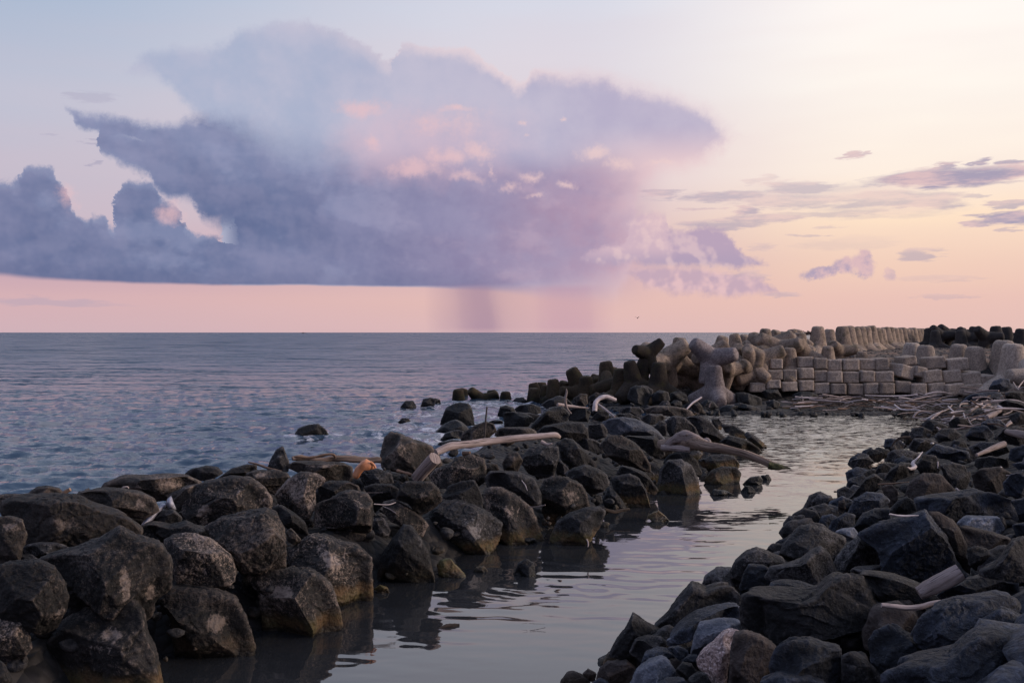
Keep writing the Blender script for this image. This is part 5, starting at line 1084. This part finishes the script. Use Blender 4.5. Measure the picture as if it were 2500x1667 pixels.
T_(plimb('branch', 'B', [(18,452),(80,468),(140,490),(222,508)], [5,7,8,4], M['woodb'], D=(19.2, 18.8), sides=8, seed=31, rough=.2), 'thin bark-stripped branch lying on the flat slab by the black fin rock', 'driftwood branch')
T_(plimb('stick', 'B', [(935,505),(980,515),(1030,530)], [12,10,7], M['woodb'], D=(18.3, 18.3), sides=8, seed=32, rough=.25), 'stubby brown stick poking out beside the short sawn log', 'driftwood stick')
T_(plimb('cane', 'B', [(740,642),(850,640)], [3,2.5], M['woodw'], D=(17.4, 17.4), sides=6), 'white cane lying level on dark boulders, upper one of two', 'cane')
T_(plimb('cane', 'B', [(795,712),(880,716),(930,702)], [4,4,3], M['woodw'], D=(16.4, 16.6), sides=6), 'slightly bent white cane on dark boulders, lower one of two', 'cane')
T_(plimb('twig', 'B', [(850,725),(890,742),(932,768)], [2.5,2], M['woodw'], D=(16.3, 16.2), sides=6), 'fine forked twig just under the lower white cane', 'twig')
T_(plimb('cane', 'C', [(232,855),(258,890),(275,932)], [3.5,4.5,2.5], M['woodw'], D=(18.0, 17.8), sides=6), 'short white splinter on the dark boulder below the long bleached log', 'splinter')
T_(plimb('stick', 'C', [(290,1058),(350,1056),(412,1042)], [4,5,5], M['wood'], D=(17.1, 17.0), sides=6, seed=5), 'short grey stick jammed between two boulders above the channel', 'driftwood stick')
T_(plimb('twig', 'C', [(730,1305),(740,1335),(738,1362)], [7,5,3], M['wood'], D=(17.6, 17.5), sides=6, seed=6, rough=.4), 'little pale twig hanging at the waterline under a leaning slab', 'twig')
T_(plimb('floating_branch', 'B', [(1200,1485),(1250,1470),(1325,1462)], [11,14,10], M['woodd'], D=(13.5, 13.6), sides=8, seed=6, rough=.4), 'short black piece of wood floating alone on the still channel', 'driftwood')
T_(plimb('stick', 'C', [(870,1080),(940,1095),(1000,1082),(1055,1075)], [12,14,12,10], M['woodd'], D=(21.0, 21.3), sides=8, seed=61, rough=.2), 'dark waterlogged stick at the channel edge by the leaning slab', 'driftwood stick')
T_(plimb('plank', 'B', [(195,718),(255,706)], [8,7], M['woodw'], D=(17.1, 17.1), sides=4, seed=1, rough=.03, squash=.4), 'small white plank end on the boulders right of the round hollowed boulder', 'plank')
T_(plimb('log', 'A', [(390,400),(410,380),(436,366)], [14,13,12], M['woodb'], D=(15.6, 15.6), sides=10, seed=8), 'brown branch stub beside the small tan stone on the ridge', 'driftwood')
T_(plimb('curved_root', 'A', [(755,370),(765,355),(790,352),(798,362)], [6,7,6,4], M['wood'], D=(15.6, 15.6), sides=8, seed=8), 'small curled root lying on the pale ridge boulder', 'driftwood')
# dark bank
o = plimb('driftwood_log', 'E', [(870,1010),(960,965),(1060,915),(1130,875)], [38,50,54,50], M['wood'], D=(9.3, 9.25), sides=24, seed=41, rough=.13)
T_(o, 'thick grey weathered log sloping between the quarry blocks of the dark bank', 'driftwood log')
T_(plimb('branch', 'E', [(640,1085),(700,1090),(800,1102),(880,1095),(960,1072),(1050,1058),(1108,1056)], [13,16,17,18,14,12,9], M['wood'], D=(8.6, 8.6), sides=14, seed=42, rough=.08), 'smooth wavy pale branch bridging the hollow under the grey weathered log', 'driftwood branch')
T_(plimb('stick', 'E', [(722,1205),(770,1212),(825,1224)], [7,7,4], M['woodd'], D=(9.4, 9.2), sides=8, seed=43), 'thin brown stick deep in the hollow under the wavy branch', 'driftwood stick')
T_(plimb('twig_with_hook', 'E', [(895,135),(862,175),(835,205),(848,228),(820,240),(802,228)], [3,5,12,14,10,3], M['woodw'], D=(22, 21), sides=8, seed=44, rough=.2), 'white hooked driftwood piece with a long thin tail', 'driftwood')
T_(plimb('stick', 'E', [(990,195),(992,235)], [5,4], M['woodw'], D=(20, 20), sides=6), 'short upright white stick right of the hooked piece', 'driftwood stick')
T_(plimb('plank', 'E', [(620,335),(720,330),(808,320)], [9,8,5], M['woodb'], D=(18.4, 18), sides=4, seed=3, rough=.03, squash=.5), 'narrow brown plank lying flat on the bank above the channel edge', 'plank')
T_(plimb('plank', 'E', [(690,520),(760,532),(870,528)], [9,14,5], M['woodw'], D=(12.0, 12), sides=5, seed=4, rough=.08, squash=.6), 'short whitish plank wedged behind the big peaked quarry block', 'plank')
T_(plimb('log', 'E', [(1230,155),(1310,120),(1400,85)], [10,16,20], M['wood'], D=(22, 23), sides=10, seed=5), 'grey log leaning up the far part of the dark bank', 'driftwood log')
T_(plimb('log', 'E', [(1420,10),(1480,22),(1560,40)], [18,24,30], M['wood'], D=(24, 23), sides=12, seed=6), 'pale log running out of the frame at the bank top', 'driftwood log')
T_(plimb('root', 'E', [(820,45),(760,48),(725,70),(705,100)], [10,8,6,3], M['woodd'], D=(31, 31), sides=8, seed=7, rough=.2), 'black arching root dipping into the channel from the dark bank', 'driftwood root')
T_(plimb('stick', 'E', [(1105,362),(1122,375)], [7,4], M['woodw'], D=(13.5, 13.4), sides=6), 'tiny white stick end beside the broad blue-grey boulder', 'driftwood stick')
T_(plimb('stick', 'E', [(1415,280),(1460,278)], [4,3], M['woodw'], D=(15, 15), sides=6), 'short white stick lying at the frame edge of the dark bank', 'driftwood stick')
# wrack line: every larger stick its own
WR = '''1030,910 1140,935;6 w|1000,975 1080,1025 1240,1028 1290,1050;10 w|1190,1110 1230,1060 1300,1040 1440,1052;12 w|1310,1180 1400,1110 1500,1040;12 w|1320,1130 1430,1070 1540,1030;9 w|1420,1150 1500,1165 1570,1180;10 w|1560,1180 1600,1130 1620,1095;16 w|1560,1070 1750,1078 1920,1074;13 b
1790,1040 1870,990 1970,925;16 w|1910,1010 1960,975 2000,965;17 w|2080,990 2140,1008 2205,1010;15 w|1960,1110 2040,1070 2110,1035;34 w|2160,1200 2210,1160 2270,1120;26 w|1240,870 1100,882 880,885 690,875;11 w|110,918 280,935 510,948;11 w|-60,965 60,962 130,955;8 b|-40,992 60,990 150,984;9 w
500,890 600,905 700,915;4 b|490,875 640,898 790,905;4 w|540,940 600,970;5 w|420,940 470,915 560,900;5 w|650,870 780,900;4 w|830,995 900,1005 1000,1012;5 w|850,1000 880,1020;3 w|1030,970 1100,965 1170,985 1240,1000;6 w|1060,960 1200,950 1390,945;7 b|1040,945 1200,958 1300,970;5 w|1150,930 1260,940 1380,935;6 w
1400,990 1500,965 1650,970;8 w|1430,960 1500,1000 1560,1010;7 w|1260,985 1300,1000 1330,1020;4 w|1500,930 1560,920 1660,915;8 w|1490,905 1400,950;6 b|1680,1020 1690,970 1760,960;12 w|1720,1060 1740,1120 1800,1200;8 w|1760,1100 1790,1160 1830,1210;7 w|1740,1180 1820,1130 1850,1120;6 w|1560,990 1600,1030 1640,1060;9 w|1600,980 1560,1020 1500,1040;8 w
1030,1075 1120,1060 1240,1052;6 w|1090,1120 1160,1122 1220,1120;4 b|1270,1100 1330,1090 1390,1080;6 b|1900,1050 1980,1055;8 w|1920,1020 2040,1022;6 w|1960,1050 2060,1060;5 b|1810,850 1870,840 1960,830 2090,828;12 w|1840,860 1820,880;10 w|2240,740 2270,790 2300,820;8 w|2352,720 2320,760 2290,800;8 w|2290,800 2352,790;6 w
2250,1000 2300,975 2380,950;18 w|1940,900 2000,880;8 b|1440,1210 1500,1240 1520,1270;9 w|30,880 45,920 35,950;6 w|900,930 1000,950 1040,970;4 w|700,940 800,935 900,945;5 b|300,905 420,900 540,910;4 b|760,915 880,910 960,925;4 w|200,945 320,955 460,965;5 b|560,960 660,955 760,965;4 b|980,890 1040,915 1100,945;4 w
1120,975 1170,1000 1220,1010;4 w|1300,960 1360,985 1420,1000;5 w|1460,1080 1560,1060 1660,1050;6 w|1500,1100 1600,1090 1700,1095;6 b|1640,1120 1700,1140 1760,1150;7 w|1380,1060 1440,1090 1480,1110;5 w|1700,950 1740,935 1790,940;9 w|1850,930 1900,900 1950,895;7 w|2000,1010 2050,985 2090,960;8 w|2100,900 2160,880 2230,880;7 b|2130,1080 2190,1060 2240,1030;9 w
640,985 700,990 780,985;4 b|330,980 420,985 500,990;4 b|40,935 100,945 180,955;5 b|860,960 940,975 1010,985;4 b|1180,905 1240,890 1330,895;5 w|1340,920 1420,910 1480,900;5 w|1560,945 1640,940 1700,930;6 b|1250,1075 1330,1055 1400,1070;7 w|2240,1080 2300,1060 2352,1055;8 b|1990,1160 2060,1150 2120,1165;6 w'''
for i, s in enumerate(WR.replace('\n', '|').split('|')):
    pts, r = s.split(';'); rr, mm = r.split(); pts = [tuple(map(float, q.split(','))) for q in pts.split()]; rr = float(rr) * .8
    def dg(p, w=0):
        S = sp('H', *p); z = .42 + max(0, (S[0] - 2230)) * .0035
        if S[1] < 960: z += .25
        return (H - z) * F / (S[1] - HY)
    D = [dg(p) for p in pts]; Dm = sum(D) / len(D); a = .5 * (D[0] + Dm) * .985, .5 * (D[-1] + Dm) * .985
    o = plimb('driftwood_stick' if rr < 6 else 'driftwood_branch', 'H', pts, [rr, rr * 1.1, rr * .55] if i % 3 else [rr * .6, rr, rr], M[{'w': ('wood', 'woodw', 'wood')[i % 3], 'b': 'woodb'}[mm]], D=a, sides=7, seed=i + 70, rough=.18)
    o['group'] = 'driftwood washed up at the channel head'; o['kindk'] = 'stick'; o['matk'] = mm
H_ST = 'driftwood washed up at the channel head'
for i, s in enumerate('C 1670 260 1665 300 1655 330;9|G 1265 1040 1290 1068;5|G 1340 1070 1400 1072;5|G 1180 1060 1220 1072;5|G 1775 1020 1820 1030;7|G 1090 1100 1100 1060 1120 1050;16|G 1930 1040 2100 1050 2280 1045;12|G 1925 1095 2100 1092 2290 1080;14|G 2020 1110 2150 1100;7|G 2240 1010 2352 1020;14|G 1910 1035 1990 1030;7|G 2140 970 2160 1000 2150 1030;6|C 1550 330 1590 345;4'.split('|')):
    pts, r = s.split(';'); q = pts.split(); v = list(map(float, q[1:])); pp = list(zip(v[::2], v[1::2])); S = sp(q[0], *pp[0]); D = (H - .35) * F / (S[1] - HY)
    o = plimb('driftwood_stick', q[0], pp, [float(r) / 2, float(r) / 2.6], M['wood' if i % 2 else 'woodw'], D=(D, D), sides=7, seed=i + 200, rough=.15); o['group'] = H_ST; o['kindk'] = 'stick'; o['matk'] = 'w'
rq = random.Random(21)
for i in range(95):
    sx = rq.uniform(1960, 2490) if i % 3 else rq.uniform(2180, 2480); sy = (960 + (sx - 1950) * .035 + rq.uniform(2, 34)) if sx < 2230 else rq.uniform(948, 1050)
    z = .46 + max(0, sx - 2230) * .0036; D = (H - z) * F / (sy - HY); L = rq.uniform(.5, 1.7) * F / D; a = rq.gauss(0, .38); r0 = rq.uniform(.018, .05) * F / D
    p0 = (sx - L / 2, sy + L * .5 * math.sin(a) * .5); p2 = (sx + L / 2, sy - L * .5 * math.sin(a) * .5); p1 = (sx + rq.uniform(-.1, .1) * L, sy + rq.uniform(-.09, .09) * L)
    o = plimb('driftwood_stick', 'S', [p0, p1, p2], [r0, r0 * .9, r0 * .4], M[('wood', 'woodw', 'wood', 'woodb')[i % 4]], D=(D + rq.uniform(-.3, .3), D + rq.uniform(-.3, .3)), sides=6, seed=i + 400, rough=.22)
    o['group'] = H_ST; o['kindk'] = 'stick'; o['matk'] = 'b' if i % 4 == 3 else 'w'
# fine tangle nobody could count
def tangle():
    V, Fc = [], []; r = random.Random(3)
    for k in range(900):
        if k < 640: sx = r.uniform(1930, 2330); sy = 966 + (sx - 1930) * .02 + abs(r.gauss(0, 14)) + (sx > 2200) * r.uniform(0, 30)
        else: sx = r.uniform(2200, 2500); sy = r.uniform(960, 1045)
        z = .22 + r.uniform(0, .18) + max(0, sx - 2230) * .0032; D = (H - z) * F / (sy - HY); p = wp(sx, sy, D); L = r.uniform(.15, .75); a = r.gauss(0, .5); t = r.gauss(0, .14); w = r.uniform(.008, .022)
        d = Vector((math.cos(a), math.sin(a), t)) * L; up = Vector((0, 0, 1)); sd_ = d.cross(up).normalized(); b0 = len(V)
        for q in (p - d / 2, p + d * .1 + Vector((0, 0, r.uniform(-.04, .06))), p + d / 2):
            for an in (0, 2.09, 4.19): V.append(q + (sd_ * math.cos(an) + up * math.sin(an)) * w)
        for i in range(2):
            for j in range(3): Fc.append((b0 + i * 3 + j, b0 + i * 3 + (j + 1) % 3, b0 + i * 3 + 3 + (j + 1) % 3, b0 + i * 3 + 3 + j))
    o = mesh_obj('driftwood_tangle', V, Fc, M['woodd']); at = o.data.attributes.new('grain', 'FLOAT_VECTOR', 'POINT'); at.data.foreach_set('vector', np.array([(v.x, v.y * .2, v.z) for v in V], dtype=np.float32).ravel())
    tag(o, 'tangle of fine brown twigs and wrack along the head of the channel', kind='stuff')
tangle()
# loose small stones in the joints, gravel on the plateau
def rubble(name, pts, mat, label, s0, s1):
    me0, U = ico(2); q = np.empty(len(me0.polygons) * 3, dtype=np.int32); me0.polygons.foreach_get('vertices', q); q = q.reshape(-1, 3); V, Fc = [], []; r = np.random.default_rng(3)
    for k, p in enumerate(pts):
        s = r.uniform(s0, s1); sc = s * r.uniform(.6, 1.3, 3); u = cuts(U.copy(), k, 8, .35, .75, 0); a = r.uniform(0, 6.28); c_, s_ = math.cos(a), math.sin(a)
        u = u * sc; u = np.stack([u[:, 0] * c_ - u[:, 1] * s_, u[:, 0] * s_ + u[:, 1] * c_, u[:, 2]], 1); V.append(u + np.array(p)); Fc.append(q + len(U) * k)
    V = np.vstack(V); Fc = np.vstack(Fc); me = bpy.data.meshes.new(name); me.vertices.add(len(V)); me.vertices.foreach_set('co', V.astype(np.float32).ravel())
    me.loops.add(Fc.size); me.loops.foreach_set('vertex_index', Fc.ravel()); me.polygons.add(len(Fc)); me.polygons.foreach_set('loop_start', (np.arange(len(Fc)) * 3).astype(np.int32)); me.update(calc_edges=True); me.materials.append(M[mat])
    o = bpy.data.objects.new(name, me); col.objects.link(o); tag(o, label, kind='stuff')
r_ = random.Random(8)
pp = [KP[i] for i in r_.sample(range(len(KP)), min(2600, len(KP)))]
rubble('loose_stones', [(p[0] + r_.uniform(-.3, .3), p[1] + r_.uniform(-.3, .3), p[2] + (r_.uniform(.1, .34) if p[1] > 20 else r_.uniform(.0, .16))) for p in pp if p[1] > 6], 'char', 'small loose stones lodged deep in the joints of the rock piles', .04, .15)
off = []
for k in range(420):
    px_, py_ = r_.uniform(2560, 3300), r_.uniform(985, 1800); D_ = depth('R', px_, py_, .25)
    if D_ > 5: off.append(((px_ - CX) / F * D_, D_, H - (py_ - HY) / F * D_ + .1))
rubble('bank_stones', off, 'blue', 'broken quarry stone covering the upper dark bank', .25, .62)
pl = []
while len(pl) < 1500:
    x, y = r_.uniform(10, 62), r_.uniform(60.5, 128)
    if inside(PLAT, np.array([x]), np.array([y]))[0]: pl.append((x, y, 2.3))
rubble('plateau_rubble', pl, 'red', 'reddish brown rubble and gravel spread on the raised ground behind the block wall', .06, .3)
tl = []
while len(tl) < 700:
    x, y = r_.uniform(3, 34), r_.uniform(47, 60)
    if inside(TONGUE, np.array([x]), np.array([y]))[0]: tl.append((x, y, .12))
rubble('shore_rubble', tl, 'wet', 'black wet cobbles along the foot of the block wall and the tetrapods', .08, .26)

# ---------------------------------------------------------------- other small things
def outline_solid(name, c, poly, D, mat, seed, **kw):
    o = make_rock([sp(c, *p) for p in poly], D, mat, seed, 0.0, name, **kw); t = THINGS.pop(); return o, t
o, t = outline_solid('plastic_float', 'B', [(660,530),(680,488),(718,445),(750,430),(780,450),(806,490),(775,497),(735,502),(712,525),(697,556),(670,552)], 17.6, M['orange'], 4, depthf=.7)
o.name = 'plastic_float'; tag(o, 'faded orange plastic float wedged between boulders, in front of the brown knotty log', 'plastic float')
k = plimb('rope_lug', 'B', [(775,452),(795,470),(806,490)], [9,8,6], M['orange'], D=(17.5, 17.5), sides=8, rough=.03); THINGS.pop(); k.parent = o; k.location = k.location - o.location
def sheet():
    V, Fc = [], []; rows = [((865,600), (905,572), 14.6), ((905,545), (945,560), 14.7), ((955,495), (985,520), 14.8), ((1000,455), (1025,480), 14.9), ((1030,452), (1032,470), 14.95)]
    fold = [((1028,452), (1040,480), 14.95), ((1040,425), (1058,490), 14.85), ((1062,405), (1080,492), 14.9), ((1070,430), (1095,492), 15.0)]
    for grp in (rows, fold):
        b0 = len(V); n = len(grp)
        for (a, b, D) in grp:
            for t in np.linspace(0, 1, 5):
                p = sp('A', a[0] + (b[0] - a[0]) * t, a[1] + (b[1] - a[1]) * t); V.append(wp(p[0], p[1], D - .06 * math.sin(t * 3.1) + random.uniform(-.015, .015)))
        for i in range(n - 1):
            for j in range(4): Fc.append((b0 + i * 5 + j, b0 + i * 5 + j + 1, b0 + (i + 1) * 5 + j + 1, b0 + (i + 1) * 5 + j))
    c = sum(V, Vector()) / len(V); o = mesh_obj('plastic_sheet', [v - c for v in V], Fc, M['sheet']); o.location = c
    s = o.modifiers.new('thick', 'SOLIDIFY'); s.thickness = .012
    tag(o, 'torn grey-white plastic sheet crumpled between the long humped boulder and the round one', 'plastic sheet')
sheet()
def bird():
    D = 160.; c = wp(1556, 777, D); V = [(-.16, 0, -.05), (.2, 0, .03), (0, .06, 0), (0, -.06, 0), (0, 0, .07), (0, 0, -.06)]
    Fc = [(0, 4, 2), (0, 3, 4), (1, 2, 4), (1, 4, 3), (0, 2, 5), (0, 5, 3), (1, 5, 2), (1, 3, 5)]
    o = mesh_obj('bird', V, Fc, M['feather']); o.location = c
    for s in (-1, 1):
        w = mesh_obj('wing', [(.08, 0, .03), (-.1, 0, .03), (-.14, s * .3, .2), (.02, s * .34, .22), (-.2, s * .62, .12), (0, 0, .045), (-.05, s * .3, .23)], [(0, 1, 2, 3), (3, 2, 4), (5, 3, 6), (5, 6, 1), (3, 4, 6)], M['feather'], parent=o)
    o.rotation_euler = (0, .2, .8); tag(o, 'small gull flying low over the sea right of the rain shafts', 'bird')
bird()
def ship():
    D = 4200.; c = wp(741, 812, D); c.z = 0
    V = [(-11, -2, 1.2), (10, -2, 1.6), (12.5, 0, 2.2), (10, 2, 1.6), (-11, 2, 1.2), (-10, -1.5, -.5), (9, -1.5, -.5), (9, 1.5, -.5), (-10, 1.5, -.5)]
    Fc = [(0, 1, 2, 3, 4), (0, 5, 6, 1), (1, 6, 2), (2, 7, 3), (2, 6, 7), (3, 7, 8, 4), (4, 8, 5, 0)]
    e = bpy.data.objects.new('ship', None); col.objects.link(e); e.location = c; tag(e, 'tiny dark fishing boat far out on the horizon, below the storm cloud', 'boat')
    mesh_obj('hull', V, Fc, M['hull'], False, e)
    x = [(-5, -1.4), (1, -1.4), (1, 1.4), (-5, 1.4)]; W = [(a, b, 1.3) for a, b in x] + [(a * .9, b * .9, 4.2) for a, b in x]
    mesh_obj('cabin', W, [(4, 5, 6, 7), (0, 1, 5, 4), (1, 2, 6, 5), (2, 3, 7, 6), (3, 0, 4, 7)], M['hull'], False, e)
ship()
def shrub():
    r = random.Random(4); V, Fc = [], []
    base = wp(1973, 818, 78.)
    for k in range(60):
        a = r.uniform(0, 6.28); L = r.uniform(.15, .45); d = Vector((math.cos(a) * .55, math.sin(a) * .3, r.uniform(.5, 1))) * L; s = Vector((.012, 0, 0)); b0 = len(V)
        st = Vector((r.uniform(-.2, .2), 0, 0)); m_ = st + d * .6; V += [st - s, st + s, m_ + s, m_ - s, st + d, m_ + Vector((.06, 0, .03)), m_ + Vector((-.05, 0, .06))]
        Fc += [(b0, b0 + 1, b0 + 2, b0 + 3), (b0 + 3, b0 + 2, b0 + 4), (b0 + 2, b0 + 5, b0 + 4), (b0 + 3, b0 + 4, b0 + 6)]
    o = mesh_obj('shrub', V, Fc, M['twig'], False); o.location = base; tag(o, 'tiny leafless shrub on the skyline between the tetrapods', 'shrub')
shrub()
for i, (c, x, y, D, lab) in enumerate((('E', 1377, 232, 17, 'small round white pebble on the dark bank'), ('E', 955, 82, 26, 'white crumpled litter on the dark bank above the arching root'), ('G', 985, 740, 56, 'white scrap caught among the black boulders left of the upright tetrapod'))):
    p = [(x + math.cos(a) * s * 13, y + math.sin(a) * s * 9) for a, s in zip(np.linspace(0, 5.6, 7), (1, .8, 1.1, .9, 1, .75, 1.05))]
    o, t = outline_solid('pebble' if i == 0 else 'litter', c, p, D, M['shell'], 60 + i); o.name = ('pebble', 'litter', 'litter')[i]; tag(o, lab, ('pebble', 'litter', 'litter')[i])

# ---------------------------------------------------------------- labels: each from its own look and what it lies next to
LM = [('the torn plastic sheet', 395, 1240), ('the two-scarred huge boulder', 260, 1400), ('the largest channel-side boulder', 230, 1580), ('the flat-topped ochre-footed boulder', 720, 1470), ('the black fin rock', 680, 1115),
      ('the orange plastic float', 888, 1138), ('the peaked tan boulder', 990, 1095), ('the short sawn log', 1040, 1142), ('the long bleached log', 1225, 1082), ('the rusty stake', 1188, 1030), ('the knotted trunk', 1760, 1100),
      ('the whale-backed boulder', 1540, 1045), ('the elbow-shaped branch', 1475, 982), ('the tusk-like branch', 1382, 980), ('the big surf boulder', 1115, 1010), ('the lone sea rock', 757, 1048), ('the mossy green channel rock', 1610, 1262),
      ('the upright mauve tetrapod', 1745, 960), ('the balanced dark tetrapod', 1595, 855), ('the silvery egg-shaped boulder', 1135, 1290), ('the tan-scraped leaning boulder', 810, 1390), ('the grey-speckled pitted boulder', 490, 1365), ('the pale ridge boulder', 370, 1185),
      ('the speckled granite rock', 1765, 1590), ('the wavy pale branch', 2245, 1475), ('the grey weathered log', 2295, 1420), ('the peaked quarry block', 2230, 1330), ('the flat-topped quarry block', 2020, 1490), ('the hooked white driftwood', 2228, 1125),
      ('the arching black root', 2190, 1075), ('the brown sloping slab', 2410, 1315), ('the domed lit boulder', 1985, 1330), ('the upright triangular rock', 1560, 1580), ('the enormous corner boulder', 2400, 1640), ('the bent white cane', 940, 1230),
      ('the block wall', 2130, 930), ('the last slab of the spit', 1830, 1080), ('the light-topped wedge rock', 2210, 1570), ('the ranked tetrapod line', 2150, 815)]
ADJ = {'brown': 'brown-black', 'tan': 'tan-brown', 'char': 'charcoal', 'wet': 'wet black', 'blue': 'blue-grey', 'grey': 'pale grey', 'red': 'reddish-brown', 'moss': 'olive weedy', 'granite': 'pink', 'ochre': 'ochre', 'conc': 'warm grey', 'mauve': 'mauve-grey',
       'concdark': 'dark brown', 'concwet': 'weedy brown', 'concfar': 'shaded dark grey', 'block': 'cool grey', 'w': 'bleached', 'b': 'brown'}
def rel(dx, dy):
    a = math.degrees(math.atan2(-dy, dx)) % 360
    return ('right of', 'up-right of', 'above', 'up-left of', 'left of', 'down-left of', 'below', 'down-right of')[int((a + 22.5) // 45) % 8]
def label_all():
    used = {o.get('label') for o in bpy.data.objects if o.get('label')}
    for o, noun, sx, sy, w, h in THINGS:
        if noun and noun[0] == '!': continue
        kk = o.get('kindk', 'rock'); mk = o.get('matk', 'char')
        cat = {'tet': 'tetrapod', 'stick': 'driftwood stick', 'rock': 'rock'}[kk]
        if kk == 'rock': cat = o.name.split('.')[0]; o['group'] = {'L': 'rocks of the narrow breakwater', 'R': 'quarry stones of the dark bank', 'S': 'rocks awash in the sea'}.get(o.get('bank'), 'rocks of the narrow breakwater')
        if noun: lab = noun
        else:
            A = w * h; sz = 'tiny' if A < 260 else 'small' if A < 1500 else 'medium' if A < 7000 else 'large' if A < 22000 else 'very large'; ar = w / max(h, 1)
            if kk == 'tet': sh = ''; nn = 'tetrapod'; sz = ''
            elif kk == 'stick': sh = 'level' if ar > 4 else 'slanting' if ar > .8 else 'upright'; nn = 'stick' if o.name.startswith('driftwood_stick') else 'branch'; sz = 'short' if max(w, h) < 28 else 'long' if max(w, h) > 60 else 'mid-length'
            else: sh = 'low' if ar > 2.1 else 'broad' if ar > 1.45 else 'upright' if ar < .8 else 'squarish'; nn = cat
            head = ' '.join(x for x in (sz, ADJ[mk], sh, nn) if x)
            q = sorted(LM, key=lambda l: math.hypot(l[1] - sx, l[2] - sy)); cand = []
            for i in range(3):
                d = math.hypot(q[i][1] - sx, q[i][2] - sy); t = 'just ' if d < 60 else ''
                cand.append(f'{head} {t}{rel(sx - q[i][1], sy - q[i][2])} {q[i][0]}')
            for i in range(3):
                for j in range(i + 1, 4): cand.append(f'{head} {rel(sx - q[i][1], sy - q[i][2])} {q[i][0]}, {rel(sx - q[j][1], sy - q[j][2])} {q[j][0]}')
            lab = None
            for c_ in cand:
                if c_ not in used and len(c_.split()) <= 16: lab = c_; break
            if lab is None:
                b_ = cand[0]
                for t in ORD[1:]:
                    c_ = b_ + f', {t} one out'
                    if c_ not in used: lab = c_; break
            if lab is None: lab = cand[0]
        used.add(lab); tag(o, lab, cat)
label_all()
for o, *_ in THINGS:
    for k in ('kindk', 'matk', 'bank', 'fill'):
        if k in o: del o[k]
